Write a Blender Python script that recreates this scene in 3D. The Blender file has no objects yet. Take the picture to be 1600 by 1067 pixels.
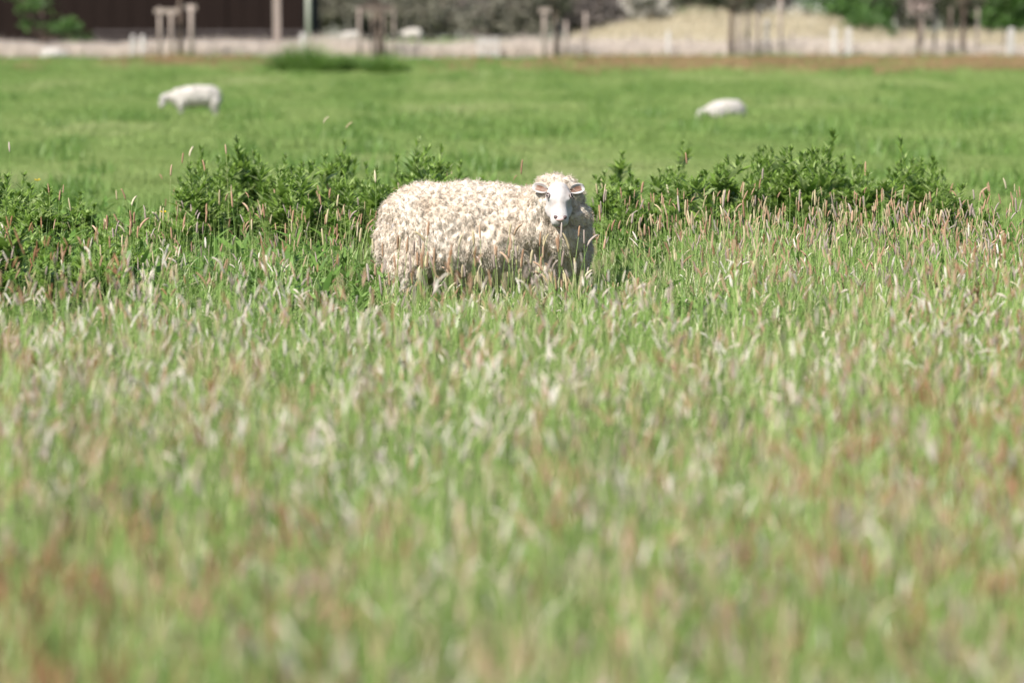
import bpy, bmesh, math, random
import numpy as np
from mathutils import Vector, Matrix, Euler, noise
from mathutils.kdtree import KDTree

random.seed(7)
rng = np.random.default_rng(7)
S = bpy.context.scene
R = math.radians
C = S.collection

# ------------------------------------------------------------------ camera
FPX = 100.0 / 36.0 * 1600.0          # focal length in photo pixels
PITCH = 6.1                          # degrees below the horizon
EYE = 1.57
cam = bpy.data.cameras.new('camera')
cam.lens = 100
cam.sensor_width = 36
cam.clip_start = 0.1
cam.clip_end = 6000
cam.dof.use_dof = True
cam.dof.focus_distance = 15.55
cam.dof.aperture_fstop = 1.75
camo = bpy.data.objects.new('camera', cam)
C.objects.link(camo)
camo.location = (0, 0, EYE)
camo.rotation_euler = (R(90 - PITCH), 0, 0)
S.camera = camo

# ------------------------------------------------------------------ world, sun, exposure
SUN_EL, SUN_AZ = 47.0, 222.0         # azimuth clockwise from +Y: behind the camera, to its left
w = bpy.data.worlds.new('World')
S.world = w
w.use_nodes = True
wn = w.node_tree.nodes
bg = wn['Background']
sky = wn.new('ShaderNodeTexSky')
sky.sky_type = 'NISHITA'
sky.sun_disc = False
sky.sun_elevation = R(SUN_EL)
sky.sun_rotation = R(SUN_AZ)
w.node_tree.links.new(sky.outputs[0], bg.inputs[0])
bg.inputs[1].default_value = 0.085
sun = bpy.data.lights.new('sun', 'SUN')
sun.energy = 5.0
sun.angle = R(0.53)
sun.color = (1.0, 0.95, 0.87)
suno = bpy.data.objects.new('sun', sun)
C.objects.link(suno)
sd = Vector((math.sin(R(SUN_AZ)) * math.cos(R(SUN_EL)), math.cos(R(SUN_AZ)) * math.cos(R(SUN_EL)), math.sin(R(SUN_EL))))
suno.rotation_euler = sd.to_track_quat('Z', 'Y').to_euler()
S.view_settings.view_transform = 'Standard'
S.view_settings.look = 'None'
S.view_settings.exposure = 0.95
S.view_settings.gamma = 1.0
S.cycles.use_denoising = True
S.cycles.max_bounces = 5
S.cycles.diffuse_bounces = 3
S.cycles.transmission_bounces = 3
S.cycles.glossy_bounces = 2
S.cycles.sampling_pattern = 'BLUE_NOISE'
S.cycles.sample_clamp_indirect = 3.0

# ------------------------------------------------------------------ helpers
def smooth(a, b, x):
    """0 at a, 1 at b (b may be below a)"""
    t = min(1.0, max(0.0, (x - a) / (b - a)))
    return t * t * (3 - 2 * t)

def ground_z(x, y):
    """the pasture: level near the camera, a slow rise towards the far fence"""
    z = 0.60 * smooth(45, 122, y) + 0.75 * smooth(131, 143, y)
    if y > 24:
        k = smooth(24, 40, y)
        z += k * 0.05 * noise.noise(Vector((x * 0.11, y * 0.05, 3.0)))
    return z

_cp, _sp = math.cos(R(PITCH)), math.sin(R(PITCH))
def at(px, py, Y):
    """photo pixel at a distance of Y metres north of the camera -> point"""
    u, v = (px - 800) / FPX, (533.5 - py) / FPX
    d = Vector((u, _cp + v * _sp, v * _cp - _sp))
    return Vector((0, 0, EYE)) + d * (Y / d.y)

def on_ground(px, Y):
    p = at(px, 300, Y)
    return Vector((p.x, Y, ground_z(p.x, Y)))

def put_own(me, vals):
    if len(vals) == len(me.vertices):
        a = me.attributes.new('own', 'FLOAT', 'POINT')
        a.data.foreach_set('value', np.asarray(vals, dtype=np.float32))

class MB:
    def __init__(self):
        self.v, self.f, self.own = [], [], []
    def add(self, vs, fs):
        b = len(self.v)
        self.own.extend([random.random()] * len(vs))
        self.v.extend([tuple(p) for p in vs])
        self.f.extend([tuple(i + b for i in q) for q in fs])
    def box(self, c, s, rot=None):
        x, y, z = s[0] / 2, s[1] / 2, s[2] / 2
        vs = [Vector((i * x, j * y, k * z)) for i in (-1, 1) for j in (-1, 1) for k in (-1, 1)]
        if rot is not None:
            vs = [rot @ p for p in vs]
        self.add([p + Vector(c) for p in vs], [(0, 1, 3, 2), (4, 6, 7, 5), (0, 4, 5, 1), (2, 3, 7, 6), (0, 2, 6, 4), (1, 5, 7, 3)])
    def tube(self, pts, rad, n=6, cap=True, flat=1.0):
        pts = [Vector(p) for p in pts]
        rings = []
        ref = Vector((0.31, 0.95, 0.05))
        for i, p in enumerate(pts):
            t = (pts[min(i + 1, len(pts) - 1)] - pts[max(i - 1, 0)]).normalized()
            a = t.cross(ref)
            if a.length < 1e-3:
                a = t.cross(Vector((1, 0, 0)))
            a.normalize()
            b = t.cross(a)
            rings.append([p + (a * math.cos(2 * math.pi * k / n) + b * math.sin(2 * math.pi * k / n) * flat) * rad[i] for k in range(n)])
        vs = [q for r in rings for q in r]
        fs = []
        for i in range(len(pts) - 1):
            for k in range(n):
                fs.append((i * n + k, i * n + (k + 1) % n, (i + 1) * n + (k + 1) % n, (i + 1) * n + k))
        if cap:
            fs.append(tuple(range(n - 1, -1, -1)))
            fs.append(tuple((len(pts) - 1) * n + k for k in range(n)))
        self.add(vs, fs)
    def blade(self, p, az, h, lean, w, n=4, droop=0.6, twist=0.0):
        """a grass leaf: a tapering ribbon that arches over"""
        d = Vector((math.cos(az), math.sin(az), 0))
        s = Vector((-math.sin(az + twist), math.cos(az + twist), 0))
        vs = []
        pos = Vector(p)
        ang = lean
        seg = h / n
        for i in range(n + 1):
            t = i / n
            ww = w * 0.5 * (1 - t ** 1.7) * (0.7 + 0.6 * min(1, t * 3))
            if i < n:
                vs += [pos - s * ww, pos + s * ww]
            else:
                vs.append(pos.copy())
            pos = pos + (d * math.sin(ang) + Vector((0, 0, math.cos(ang)))) * seg
            ang += droop / n * (0.5 + t * 1.4)
        fs = [(2 * i, 2 * i + 1, 2 * i + 3, 2 * i + 2) for i in range(n - 1)]
        fs.append((2 * n - 2, 2 * n - 1, 2 * n))
        self.add(vs, fs)
    def mesh(self, name, mat, shade=False):
        me = bpy.data.meshes.new(name)
        me.from_pydata(self.v, [], self.f)
        if mat is not None:
            me.materials.append(mat)
        put_own(me, self.own)
        if shade:
            me.shade_smooth()
        me.update()
        return me
    def build(self, name, mat, parent=None, shade=False):
        return link(name, self.mesh(name, mat, shade), parent)

def link(name, me, parent=None):
    o = bpy.data.objects.new(name, me)
    C.objects.link(o)
    if parent is not None:
        o.parent = parent
    return o

def tag(o, label=None, cat=None, group=None, kind=None):
    for k, v in (('label', label), ('category', cat), ('group', group), ('kind', kind)):
        if v:
            o[k] = v
    return o

def thing(name, label, cat, loc=(0, 0, 0), rz=0.0, group=None):
    o = bpy.data.objects.new(name, None)
    o.empty_display_size = 0.1
    C.objects.link(o)
    o.location = loc
    o.rotation_euler = (0, 0, rz)
    return tag(o, label, cat, group)

# ------------------------------------------------------------------ materials
def mat(name, cols, rough=0.8, scale=6.0, trans=0.0, spec=0.3, bump=0.0, rand=0.0, tint=None, own=False, stretch=(1, 1, 1), detail=4.0, sheen=0.0):
    """cols: colours blended over a noise pattern (plus the random value of the object / instance, plus an instance tint)"""
    m = bpy.data.materials.new(name)
    m.use_nodes = True
    nt = m.node_tree
    n, l = nt.nodes, nt.links
    bs = n['Principled BSDF']
    out = n['Material Output']
    tc = n.new('ShaderNodeTexCoord')
    mp = n.new('ShaderNodeMapping')
    mp.inputs['Scale'].default_value = stretch
    l.new(tc.outputs['Object'], mp.inputs[0])
    no = n.new('ShaderNodeTexNoise')
    no.inputs['Scale'].default_value = scale
    no.inputs['Detail'].default_value = detail
    l.new(mp.outputs[0], no.inputs[0])
    fac = n.new('ShaderNodeMapRange')
    fac.inputs[1].default_value = 0.28
    fac.inputs[2].default_value = 0.72
    l.new(no.outputs[0], fac.inputs[0])
    val = fac.outputs[0]
    def math_(op, a, b):
        k = n.new('ShaderNodeMath')
        k.operation = op
        for i, q in enumerate((a, b)):
            if isinstance(q, (int, float)):
                k.inputs[i].default_value = q
            else:
                l.new(q, k.inputs[i])
        return k.outputs[0]
    if rand > 0:
        if own:                       # each piece of a mesh carries its own random value
            oi = n.new('ShaderNodeAttribute'); oi.attribute_name = 'own'; ov = oi.outputs['Fac']
        else:
            oi = n.new('ShaderNodeObjectInfo'); ov = oi.outputs['Random']
        val = math_('ADD', math_('MULTIPLY', val, 1 - rand), math_('MULTIPLY', ov, rand))
    if tint:
        at_ = n.new('ShaderNodeAttribute')
        at_.attribute_type = 'INSTANCER'
        at_.attribute_name = 'tint'
        val = math_('ADD', math_('MULTIPLY', val, 1 - tint), math_('MULTIPLY', at_.outputs['Fac'], tint))
    cr = n.new('ShaderNodeValToRGB')
    e = cr.color_ramp.elements
    while len(e) < len(cols):
        e.new(0.5)
    for i, c in enumerate(cols):
        e[i].position = i / max(1, len(cols) - 1)
        e[i].color = (*c, 1)
    l.new(val, cr.inputs[0])
    l.new(cr.outputs[0], bs.inputs['Base Color'])
    bs.inputs['Roughness'].default_value = rough
    bs.inputs['Specular IOR Level'].default_value = spec
    if sheen:
        bs.inputs['Sheen Weight'].default_value = sheen
    if bump:
        b = n.new('ShaderNodeBump')
        b.inputs['Strength'].default_value = bump
        b.inputs['Distance'].default_value = 0.02
        l.new(no.outputs[0], b.inputs['Height'])
        l.new(b.outputs[0], bs.inputs['Normal'])
    if trans:
        tr = n.new('ShaderNodeBsdfTranslucent')
        l.new(cr.outputs[0], tr.inputs[0])
        mx = n.new('ShaderNodeMixShader')
        mx.inputs[0].default_value = trans
        l.new(bs.outputs[0], mx.inputs[1])
        l.new(tr.outputs[0], mx.inputs[2])
        l.new(mx.outputs[0], out.inputs[0])
    return m

M = {}
M['pasture'] = mat('pasture_soil_and_turf', [(0.075, 0.11, 0.03), (0.12, 0.17, 0.05), (0.16, 0.19, 0.07)], 0.95, 0.35, spec=0.1)
M['leaf'] = mat('grass_leaf', [(0.06, 0.135, 0.016), (0.16, 0.265, 0.052), (0.32, 0.39, 0.145), (0.60, 0.60, 0.41)], 0.36, 5, trans=0.4, spec=0.55, rand=0.65, tint=0.35, own=True)
M['stem'] = mat('grass_stem', [(0.11, 0.22, 0.035), (0.22, 0.33, 0.08), (0.42, 0.43, 0.20)], 0.5, 6, trans=0.15, spec=0.4, rand=0.7, own=True)
M['head_pink'] = mat('grass_head_pink', [(0.25, 0.14, 0.085), (0.41, 0.26, 0.165), (0.53, 0.39, 0.28)], 0.8, 40, trans=0.25, spec=0.2, rand=0.7, own=True)
M['head_straw'] = mat('grass_head_straw', [(0.36, 0.28, 0.15), (0.50, 0.43, 0.27), (0.60, 0.54, 0.39)], 0.8, 40, trans=0.25, spec=0.2, rand=0.7, own=True)
M['head_grey'] = mat('grass_head_grey', [(0.24, 0.18, 0.15), (0.36, 0.29, 0.25), (0.48, 0.41, 0.36)], 0.8, 40, trans=0.25, spec=0.2, rand=0.7, own=True)
M['fog'] = mat('grass_fog', [(0.50, 0.42, 0.33), (0.64, 0.58, 0.49), (0.76, 0.72, 0.66)], 0.8, 40, trans=0.25, spec=0.2, rand=0.7, own=True)
M['dead'] = mat('dead_grass_blade', [(0.38, 0.33, 0.19), (0.56, 0.51, 0.36)], 0.55, 10, trans=0.25, spec=0.4, rand=0.6, own=True)
M['turf'] = mat('short_turf', [(0.11, 0.19, 0.042), (0.175, 0.258, 0.07), (0.25, 0.312, 0.108), (0.33, 0.345, 0.17)], 0.6, 3, trans=0.3, spec=0.2, rand=0.3, tint=0.6, own=True)
M['sorrel'] = mat('sorrel_bloom', [(0.22, 0.155, 0.075), (0.30, 0.19, 0.105)], 0.8, 10, trans=0.2, rand=0.6, own=True)
M['reed'] = mat('dry_reed', [(0.44, 0.365, 0.30), (0.57, 0.49, 0.42), (0.66, 0.585, 0.52)], 0.8, 4, trans=0.25, spec=0.2, rand=0.7, own=True)
M['thistle'] = mat('thistle_leaf', [(0.10, 0.19, 0.025), (0.21, 0.32, 0.06), (0.40, 0.47, 0.22)], 0.5, 9, trans=0.45, spec=0.25, rand=0.75, own=True)
M['thistle_stem'] = mat('thistle_stem', [(0.06, 0.10, 0.03), (0.11, 0.15, 0.05)], 0.6, 10)
M['weed'] = mat('weed_leaf', [(0.065, 0.14, 0.022), (0.135, 0.24, 0.045), (0.27, 0.37, 0.13)], 0.45, 9, trans=0.4, spec=0.3, rand=0.65, own=True)
M['wool'] = mat('fleece_wool', [(0.40, 0.325, 0.25), (0.53, 0.46, 0.38), (0.60, 0.54, 0.47)], 0.9, 7, spec=0.1, sheen=0.15, bump=0.3)
M['rust'] = mat('rusty_grass_head', [(0.17, 0.085, 0.04), (0.29, 0.155, 0.08), (0.40, 0.25, 0.15)], 0.8, 40, trans=0.25, spec=0.2, rand=0.7, own=True)
M['far_wool'] = mat('clean_white_fleece', [(0.40, 0.365, 0.33), (0.49, 0.46, 0.43)], 0.9, 9, spec=0.1, sheen=0.1)

M['fibre'] = mat('wool_fibre', [(0.42, 0.34, 0.26), (0.58, 0.505, 0.425), (0.67, 0.61, 0.535)], 0.85, 9, trans=0.3, spec=0.1, rand=0.5, own=True)
M['face'] = mat('short_white_hair', [(0.30, 0.26, 0.24), (0.39, 0.365, 0.35), (0.45, 0.43, 0.42)], 0.75, 16, spec=0.2, bump=0.3, detail=6)
M['muzzle'] = mat('pink_nose_skin', [(0.50, 0.36, 0.34), (0.60, 0.47, 0.45)], 0.5, 60)
M['ear_in'] = mat('inner_ear_skin', [(0.11, 0.05, 0.035), (0.26, 0.15, 0.105), (0.38, 0.29, 0.25)], 0.6, 28, trans=0.15)
M['eye'] = mat('dark_eye', [(0.02, 0.014, 0.01), (0.035, 0.025, 0.015)], 0.15, 5, spec=0.6)
M['lid'] = mat('eye_rim', [(0.20, 0.16, 0.15), (0.30, 0.25, 0.24)], 0.6, 60)
M['nostril'] = mat('nostril_dark', [(0.07, 0.045, 0.045), (0.11, 0.07, 0.07)], 0.5, 20)
M['hoof'] = mat('hoof_horn', [(0.06, 0.05, 0.04), (0.10, 0.08, 0.06)], 0.5, 20)
M['barn'] = mat('dark_stained_boards', [(0.010, 0.0058, 0.005), (0.016, 0.010, 0.0085)], 0.85, 3, spec=0.08, stretch=(6, 6, 0.3))
M['barn_roof'] = mat('barn_roof_sheet', [(0.10, 0.08, 0.075), (0.15, 0.12, 0.11)], 0.6, 2)
M['plinth'] = mat('barn_plinth', [(0.045, 0.036, 0.036), (0.07, 0.058, 0.058)], 0.9, 2)
M['stake'] = mat('weathered_stake', [(0.19, 0.145, 0.125), (0.27, 0.22, 0.19), (0.33, 0.275, 0.24)], 0.85, 6, stretch=(8, 8, 0.5))
M['dark_stake'] = mat('dark_wet_stake', [(0.08, 0.06, 0.05), (0.14, 0.11, 0.09)], 0.85, 6, stretch=(8, 8, 0.5))
M['white_post'] = mat('bleached_post', [(0.36, 0.33, 0.31), (0.48, 0.45, 0.43)], 0.8, 6, stretch=(8, 8, 0.5))
M['pale_pole'] = mat('pale_grey_pole', [(0.34, 0.36, 0.29), (0.44, 0.45, 0.39)], 0.6, 6)
M['wire'] = mat('galvanised_wire', [(0.30, 0.29, 0.28), (0.40, 0.39, 0.38)], 0.5, 6)
M['bark'] = mat('tree_bark', [(0.07, 0.05, 0.04), (0.14, 0.10, 0.08)], 0.9, 8, bump=0.4)
M['willow'] = mat('grey_willow_leaf', [(0.14, 0.13, 0.10), (0.21, 0.20, 0.155), (0.28, 0.275, 0.20)], 0.7, 1.2, trans=0.3, rand=0.5, own=True)
M['twig'] = mat('bare_twig_crown', [(0.12, 0.10, 0.09), (0.20, 0.17, 0.15)], 0.8, 1.2, trans=0.2, rand=0.5, own=True)
M['green_leaf'] = mat('fresh_tree_leaf', [(0.05, 0.11, 0.025), (0.09, 0.17, 0.04), (0.15, 0.22, 0.07)], 0.5, 1.5, trans=0.3, rand=0.5, own=True)
M['dark_leaf'] = mat('dark_tree_leaf', [(0.045, 0.05, 0.028), (0.075, 0.08, 0.04)], 0.6, 1.5, trans=0.2, rand=0.5, own=True)
M['blossom'] = mat('white_blossom', [(0.62, 0.58, 0.50), (0.74, 0.70, 0.64)], 0.7, 3, trans=0.3)
M['pink_blossom'] = mat('pink_blossom', [(0.48, 0.37, 0.34), (0.62, 0.51, 0.47)], 0.7, 3, trans=0.3)
M['wood_far'] = mat('far_wood_leaf', [(0.085, 0.085, 0.07), (0.12, 0.125, 0.09), (0.16, 0.16, 0.115)], 0.8, 0.2, trans=0.1)
M['bank'] = mat('dry_bank_turf', [(0.26, 0.22, 0.14), (0.37, 0.32, 0.22), (0.45, 0.40, 0.30)], 0.95, 0.7, trans=0.1, rand=0.5, own=True)
M['bank_green'] = mat('green_bank_turf', [(0.11, 0.17, 0.04), (0.17, 0.22, 0.06)], 0.9, 1.5, trans=0.2)
M['slate'] = mat('blue_slate_roof', [(0.16, 0.18, 0.25), (0.22, 0.24, 0.32)], 0.6, 2)
M['render_wall'] = mat('rendered_house_wall', [(0.42, 0.40, 0.38), (0.52, 0.50, 0.47)], 0.9, 1.0)
M['glass'] = mat('window_glass', [(0.03, 0.035, 0.04), (0.05, 0.055, 0.06)], 0.1, 1.0, spec=0.6)
M['yellow'] = mat('buttercup_petal', [(0.70, 0.48, 0.02), (0.80, 0.58, 0.04)], 0.35, 30, trans=0.25)

# ------------------------------------------------------------------ setting: ground
def make_ground():
    ys = list(np.arange(-25, 30, 2.5)) + list(np.arange(30, 150, 3.0)) + [152, 156, 165, 180, 200, 240, 300, 400, 600, 1000, 1800, 3500]
    xs = [-2500, -1200, -600, -300, -160, -100, -70] + list(np.arange(-54, 55, 3.0)) + [70, 100, 160, 300, 600, 1200, 2500]
    v = [(x, y, ground_z(x, y)) for y in ys for x in xs]
    nx = len(xs)
    f = [(j * nx + i, j * nx + i + 1, (j + 1) * nx + i + 1, (j + 1) * nx + i) for j in range(len(ys) - 1) for i in range(nx - 1)]
    mb = MB(); mb.add(v, f)
    o = mb.build('ground', M['pasture'], shade=True)
    tag(o, 'green pasture ground reaching from the tall grass to the far fence', 'ground', kind='structure')
make_ground()

# ------------------------------------------------------------------ scattering helper for uncountable growth
def scatter(name, protos, pos, rot, scl, idx, tint, label, cat):
    """one object: every point carries one of the proto tufts"""
    col = bpy.data.collections.new(name + '_tufts')
    for i, me in enumerate(protos):
        col.objects.link(bpy.data.objects.new('%s_tuft_%02d' % (name, i), me))
    n = len(pos)
    me = bpy.data.meshes.new(name)
    me.vertices.add(n)
    me.vertices.foreach_set('co', np.asarray(pos, dtype=np.float32).ravel())
    for nm, ty, arr, key in (('rot', 'FLOAT_VECTOR', rot, 'vector'), ('scl', 'FLOAT_VECTOR', scl, 'vector'), ('pick', 'INT', idx, 'value'), ('tint', 'FLOAT', tint, 'value')):
        a = me.attributes.new(nm, ty, 'POINT')
        a.data.foreach_set(key, np.asarray(arr, dtype=np.int32 if ty == 'INT' else np.float32).ravel())
    o = link(name, me)
    tag(o, label, cat, kind='stuff')
    ng = bpy.data.node_groups.new(name + '_nodes', 'GeometryNodeTree')
    ng.interface.new_socket('Geometry', in_out='INPUT', socket_type='NodeSocketGeometry')
    ng.interface.new_socket('Geometry', in_out='OUTPUT', socket_type='NodeSocketGeometry')
    N, L = ng.nodes, ng.links
    gi, go = N.new('NodeGroupInput'), N.new('NodeGroupOutput')
    ci = N.new('GeometryNodeCollectionInfo')
    ci.inputs['Collection'].default_value = col
    ci.inputs['Separate Children'].default_value = True
    ci.inputs['Reset Children'].default_value = True
    ip = N.new('GeometryNodeInstanceOnPoints')
    ip.inputs['Pick Instance'].default_value = True
    def attr(nm, ty):
        a = N.new('GeometryNodeInputNamedAttribute')
        a.data_type = ty
        a.inputs['Name'].default_value = nm
        return a.outputs[0]
    e2r = N.new('FunctionNodeEulerToRotation')
    L.new(attr('rot', 'FLOAT_VECTOR'), e2r.inputs[0])
    L.new(gi.outputs[0], ip.inputs['Points'])
    L.new(ci.outputs[0], ip.inputs['Instance'])
    L.new(attr('pick', 'INT'), ip.inputs['Instance Index'])
    L.new(e2r.outputs[0], ip.inputs['Rotation'])
    L.new(attr('scl', 'FLOAT_VECTOR'), ip.inputs['Scale'])
    L.new(ip.outputs[0], go.inputs[0])
    md = o.modifiers.new('growth', 'NODES')
    md.node_group = ng
    return o

def fbm(x, y, s, seed):
    return noise.fractal(Vector((x * s, y * s, seed)), 1.0, 2.0, 3)

def join_meshes(name, parts):
    """several MB with their own materials -> one mesh datablock"""
    me = bpy.data.meshes.new(name)
    v, f, mi, mats, ow = [], [], [], [], []
    for mb, m in parts:
        b = len(v)
        if m not in mats:
            mats.append(m)
        k = mats.index(m)
        v += mb.v
        ow += mb.own
        f += [tuple(i + b for i in q) for q in mb.f]
        mi += [k] * len(mb.f)
    me.from_pydata(v, [], f)
    for m in mats:
        me.materials.append(m)
    me.polygons.foreach_set('material_index', mi)
    put_own(me, ow)
    me.update()
    return me

# ------------------------------------------------------------------ grass tufts
TILE = 0.4
def leafy_tile(seed, tufts, n, hmin, hmax, wmin=0.0035, wmax=0.0075, dead=0.13):
    """a square of sward: many tufts, each of n arching leaves"""
    r = random.Random(seed)
    a, d = MB(), MB()
    for k in range(tufts):
        cx, cy = r.uniform(-0.56, 0.56) * TILE, r.uniform(-0.56, 0.56) * TILE
        kh = r.uniform(0.7, 1.15)
        for i in range(n):
            x, y = cx + r.gauss(0, 0.03), cy + r.gauss(0, 0.03)
            (d if r.random() < dead else a).blade((x, y, -0.01), r.uniform(0, 6.28), kh * r.uniform(hmin, hmax), r.uniform(0.0, 0.35),
                  r.uniform(wmin, wmax), 4, r.uniform(0.1, 1.5), r.uniform(-0.6, 0.6))
    c = MB()
    for k in range(26):               # tall thin culms that carry no head
        c.blade((r.uniform(-0.5, 0.5) * TILE, r.uniform(-0.5, 0.5) * TILE, 0), r.uniform(0, 6.28), r.uniform(0.35, 0.62), r.uniform(0, 0.15), 0.0036, 4, r.uniform(0, 0.5))
    for k in range(9):                # broken pale blades lying across
        d.blade((r.uniform(-0.5, 0.5) * TILE, r.uniform(-0.5, 0.5) * TILE, r.uniform(0.12, 0.3)), r.uniform(0, 6.28), r.uniform(0.1, 0.2), r.uniform(0.7, 1.5), 0.007, 3, r.uniform(0.1, 0.8), r.uniform(-0.8, 0.8))
    return join_meshes('sward', [(a, M['leaf']), (d, M['dead']), (c, M['stem'])])

def stalk_path(r, h, bend):
    az = r.uniform(0, 6.28)
    d = Vector((math.cos(az), math.sin(az), 0))
    pts = []
    for i in range(5):
        t = i / 4
        pts.append(Vector((0, 0, h * t * (1 - 0.12 * bend * t))) + d * (bend * h * 0.35 * t ** 2.2))
    return pts, d

def seed_head(mb, p, t, d, r, L, rad, nod, n=6):
    """a bristly cylinder that tapers at both ends, with uneven rings"""
    pts, rads = [], []
    pos = p.copy(); dirn = t.normalized()
    prof = [0.35, 0.85, 1.0, 1.05, 0.95, 0.85, 0.35]
    for i, q in enumerate(prof):
        pts.append(pos.copy()); rads.append(rad * q * r.uniform(0.85, 1.15))
        dirn = (dirn + d * nod / len(prof) - Vector((0, 0, abs(nod) * 0.3 / len(prof)))).normalized()
        pos += dirn * (L / (len(prof) - 1))
    mb.tube(pts, rads, n)

def stalk(r, stems, heads, h, bend, L, rad, nod, off=Vector((0, 0, 0)), rs=0.0015):
    pts, d = stalk_path(r, h, bend)
    pts = [p + off for p in pts]
    stems.tube(pts, [rs * 1.3, rs * 1.2, rs, rs * 0.9, rs * 0.8], 3, False)
    seed_head(heads, pts[-1], pts[-1] - pts[-2], d, r, L, rad, nod)

def stalk_tuft(seed, n, hmin, hmax, headmat, plume=False):
    r = random.Random(seed)
    s, hd, lf = MB(), MB(), MB()
    for i in range(n):
        off = Vector((r.gauss(0, 0.05), r.gauss(0, 0.05), -0.01))
        nod = r.choice((0.1, 0.2, 0.3, 0.9, 1.4)) if r.random() < 0.6 else 0.1
        if plume:
            stalk(r, s, hd, r.uniform(hmin, hmax), r.uniform(0.1, 0.8), r.uniform(0.035, 0.065), r.uniform(0.0024, 0.0046), nod, off)
        else:
            stalk(r, s, hd, r.uniform(hmin, hmax), r.uniform(0.0, 0.6), r.uniform(0.04, 0.075), r.uniform(0.0028, 0.0043), nod, off)
        for k in range(2):
            hh = r.uniform(0.1, 0.3)
            lf.blade(off + Vector((0, 0, hh)), r.uniform(0, 6.28), r.uniform(0.12, 0.22), r.uniform(0.2, 0.7), r.uniform(0.004, 0.006), 4, r.uniform(0.4, 1.6))
    return join_meshes('stalks', [(s, M['stem']), (hd, headmat), (lf, M['leaf'])])

def tall_edge(x):
    """how far from the camera the uncut grass reaches, by x"""
    return 19.6 + 0.9 * noise.noise(Vector((x * 0.5, 0.3, 1.0))) - 1.6 * smooth(1.6, 3.4, x) - 0.8 * smooth(-2.2, -3.6, x)

SHEEP_Y = 15.8
SHEEP_X = -0.16
def in_sheep(x, y):
    return abs(x - SHEEP_X) < 0.52 and abs(y - SHEEP_Y) < 0.2

def half_w(y):
    return 0.195 * y + 1.3

def tall_points(per_m2, y0=2.6, y1=21.5, thin=None):
    pts = []
    area = sum(2 * half_w(y) * 0.5 for y in np.arange(y0, y1, 0.5))
    n = int(area * per_m2)
    while n > 0:
        y = random.uniform(y0, y1)
        hw = half_w(y1)
        x = random.uniform(-hw, hw)
        if abs(x) > half_w(y):
            continue
        n -= 1
        if y > tall_edge(x) or in_sheep(x, y):
            continue
        if thin and random.random() > thin(x, y):
            continue
        pts.append((x, y))
    return pts

def shorter(x, y):
    """the sward is lower where the sheep has walked in and grazed"""
    g = smooth(-1.25, -0.75, x) * smooth(0.95, 0.5, x) * smooth(12.2, 14.2, y) * smooth(16.2, 15.6, y)
    return (1 - 0.45 * g) * (1 - 0.1 * smooth(16.4, 17.8, y))

def grow(name, protos, pts, smin, smax, label, cat, zs=None, lean=0.12, tint_s=0.35, tseed=5.0):
    n = len(pts)
    pos = [(x, y, ground_z(x, y)) for x, y in pts]
    rot = np.stack([rng.normal(0, lean, n), rng.normal(0, lean, n), rng.uniform(0, 6.283, n)], 1)
    s = rng.uniform(smin, smax, n)
    k = np.array([zs(x, y) if zs else 1.0 for x, y in pts])
    scl = np.stack([s, s, s * k], 1)
    tint = np.array([min(1, max(0, 0.5 + 0.75 * fbm(x, y, tint_s, tseed))) for x, y in pts])
    return scatter(name, protos, pos, rot, scl, rng.integers(0, len(protos), n), tint, label, cat)

sward = [leafy_tile(i, 40, 18, 0.14, 0.42) for i in range(10)]
tiles = []
for j in range(int((21.5 - 2.6) / TILE)):
    y = 2.6 + (j + 0.5) * TILE
    m_ = int(half_w(y) / TILE) + 1
    for i in range(-m_, m_ + 1):
        x = (i + 0.5 * (j % 2)) * TILE
        if y < tall_edge(x):
            tiles.append((x, y))
def quarter_turn(pts):
    n = len(pts)
    return np.stack([np.zeros(n), np.zeros(n), rng.integers(0, 4, n) * (math.pi / 2)], 1)
n = len(tiles)
scl = np.array([(1, 1, shorter(x, y) * (0.5 if in_sheep(x, y) else 1.0) * (0.95 + 0.4 * fbm(x, y, 0.55, 7.0))) for x, y in tiles])
scatter('meadow_grass', sward, [(x, y, 0) for x, y in tiles], quarter_turn(tiles), scl, rng.integers(0, 10, n),
        [min(1, max(0, 0.5 + 1.1 * fbm(x, y, 0.5, 5.0))) for x, y in tiles],
        'long green grass leaves of the uncut meadow around the large sheep', 'grass')
fox = [stalk_tuft(20 + i, 4, 0.36, 0.66, M['head_pink']) for i in range(4)] + [stalk_tuft(30 + i, 4, 0.36, 0.64, M['head_straw']) for i in range(3)] + [stalk_tuft(40 + i, 3, 0.36, 0.64, M['head_grey']) for i in range(3)]
def fox_thin(x, y):
    d = 0.55 + 0.6 * fbm(x, y, 0.45, 9.0)
    d += 0.35 * smooth(0.8, 2.2, x)
    g = math.exp(-((x - SHEEP_X) / 0.8) ** 2 - ((y - 14.9) / 1.2) ** 2)
    d += 0.5 * smooth(0.10, 0.16, x / y) * smooth(14.5, 12.0, y)
    d += 1.0 * smooth(10.5, 6.5, y) * smooth(0.03, 0.13, abs(x / y)) + 0.5 * smooth(7.0, 5.0, y)
    return d * (1 - 0.85 * g) * (1 - 0.45 * smooth(16.8, 18.2, y)) * (1 - 0.8 * smooth(0.0, -0.09, x / y + 0.02) * smooth(13.0, 14.5, y)) * (1 - 0.45 * smooth(15.0, 13.5, y) * smooth(7.5, 9.5, y))
grow('flowering_grass', fox, tall_points(48, thin=fox_thin), 0.8, 1.12, 'massed brownish foxtail grass heads standing above the green meadow', 'grass', shorter)
plume = [stalk_tuft(60 + i, 4, 0.26, 0.62, M['fog'], True) for i in range(5)]
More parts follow.
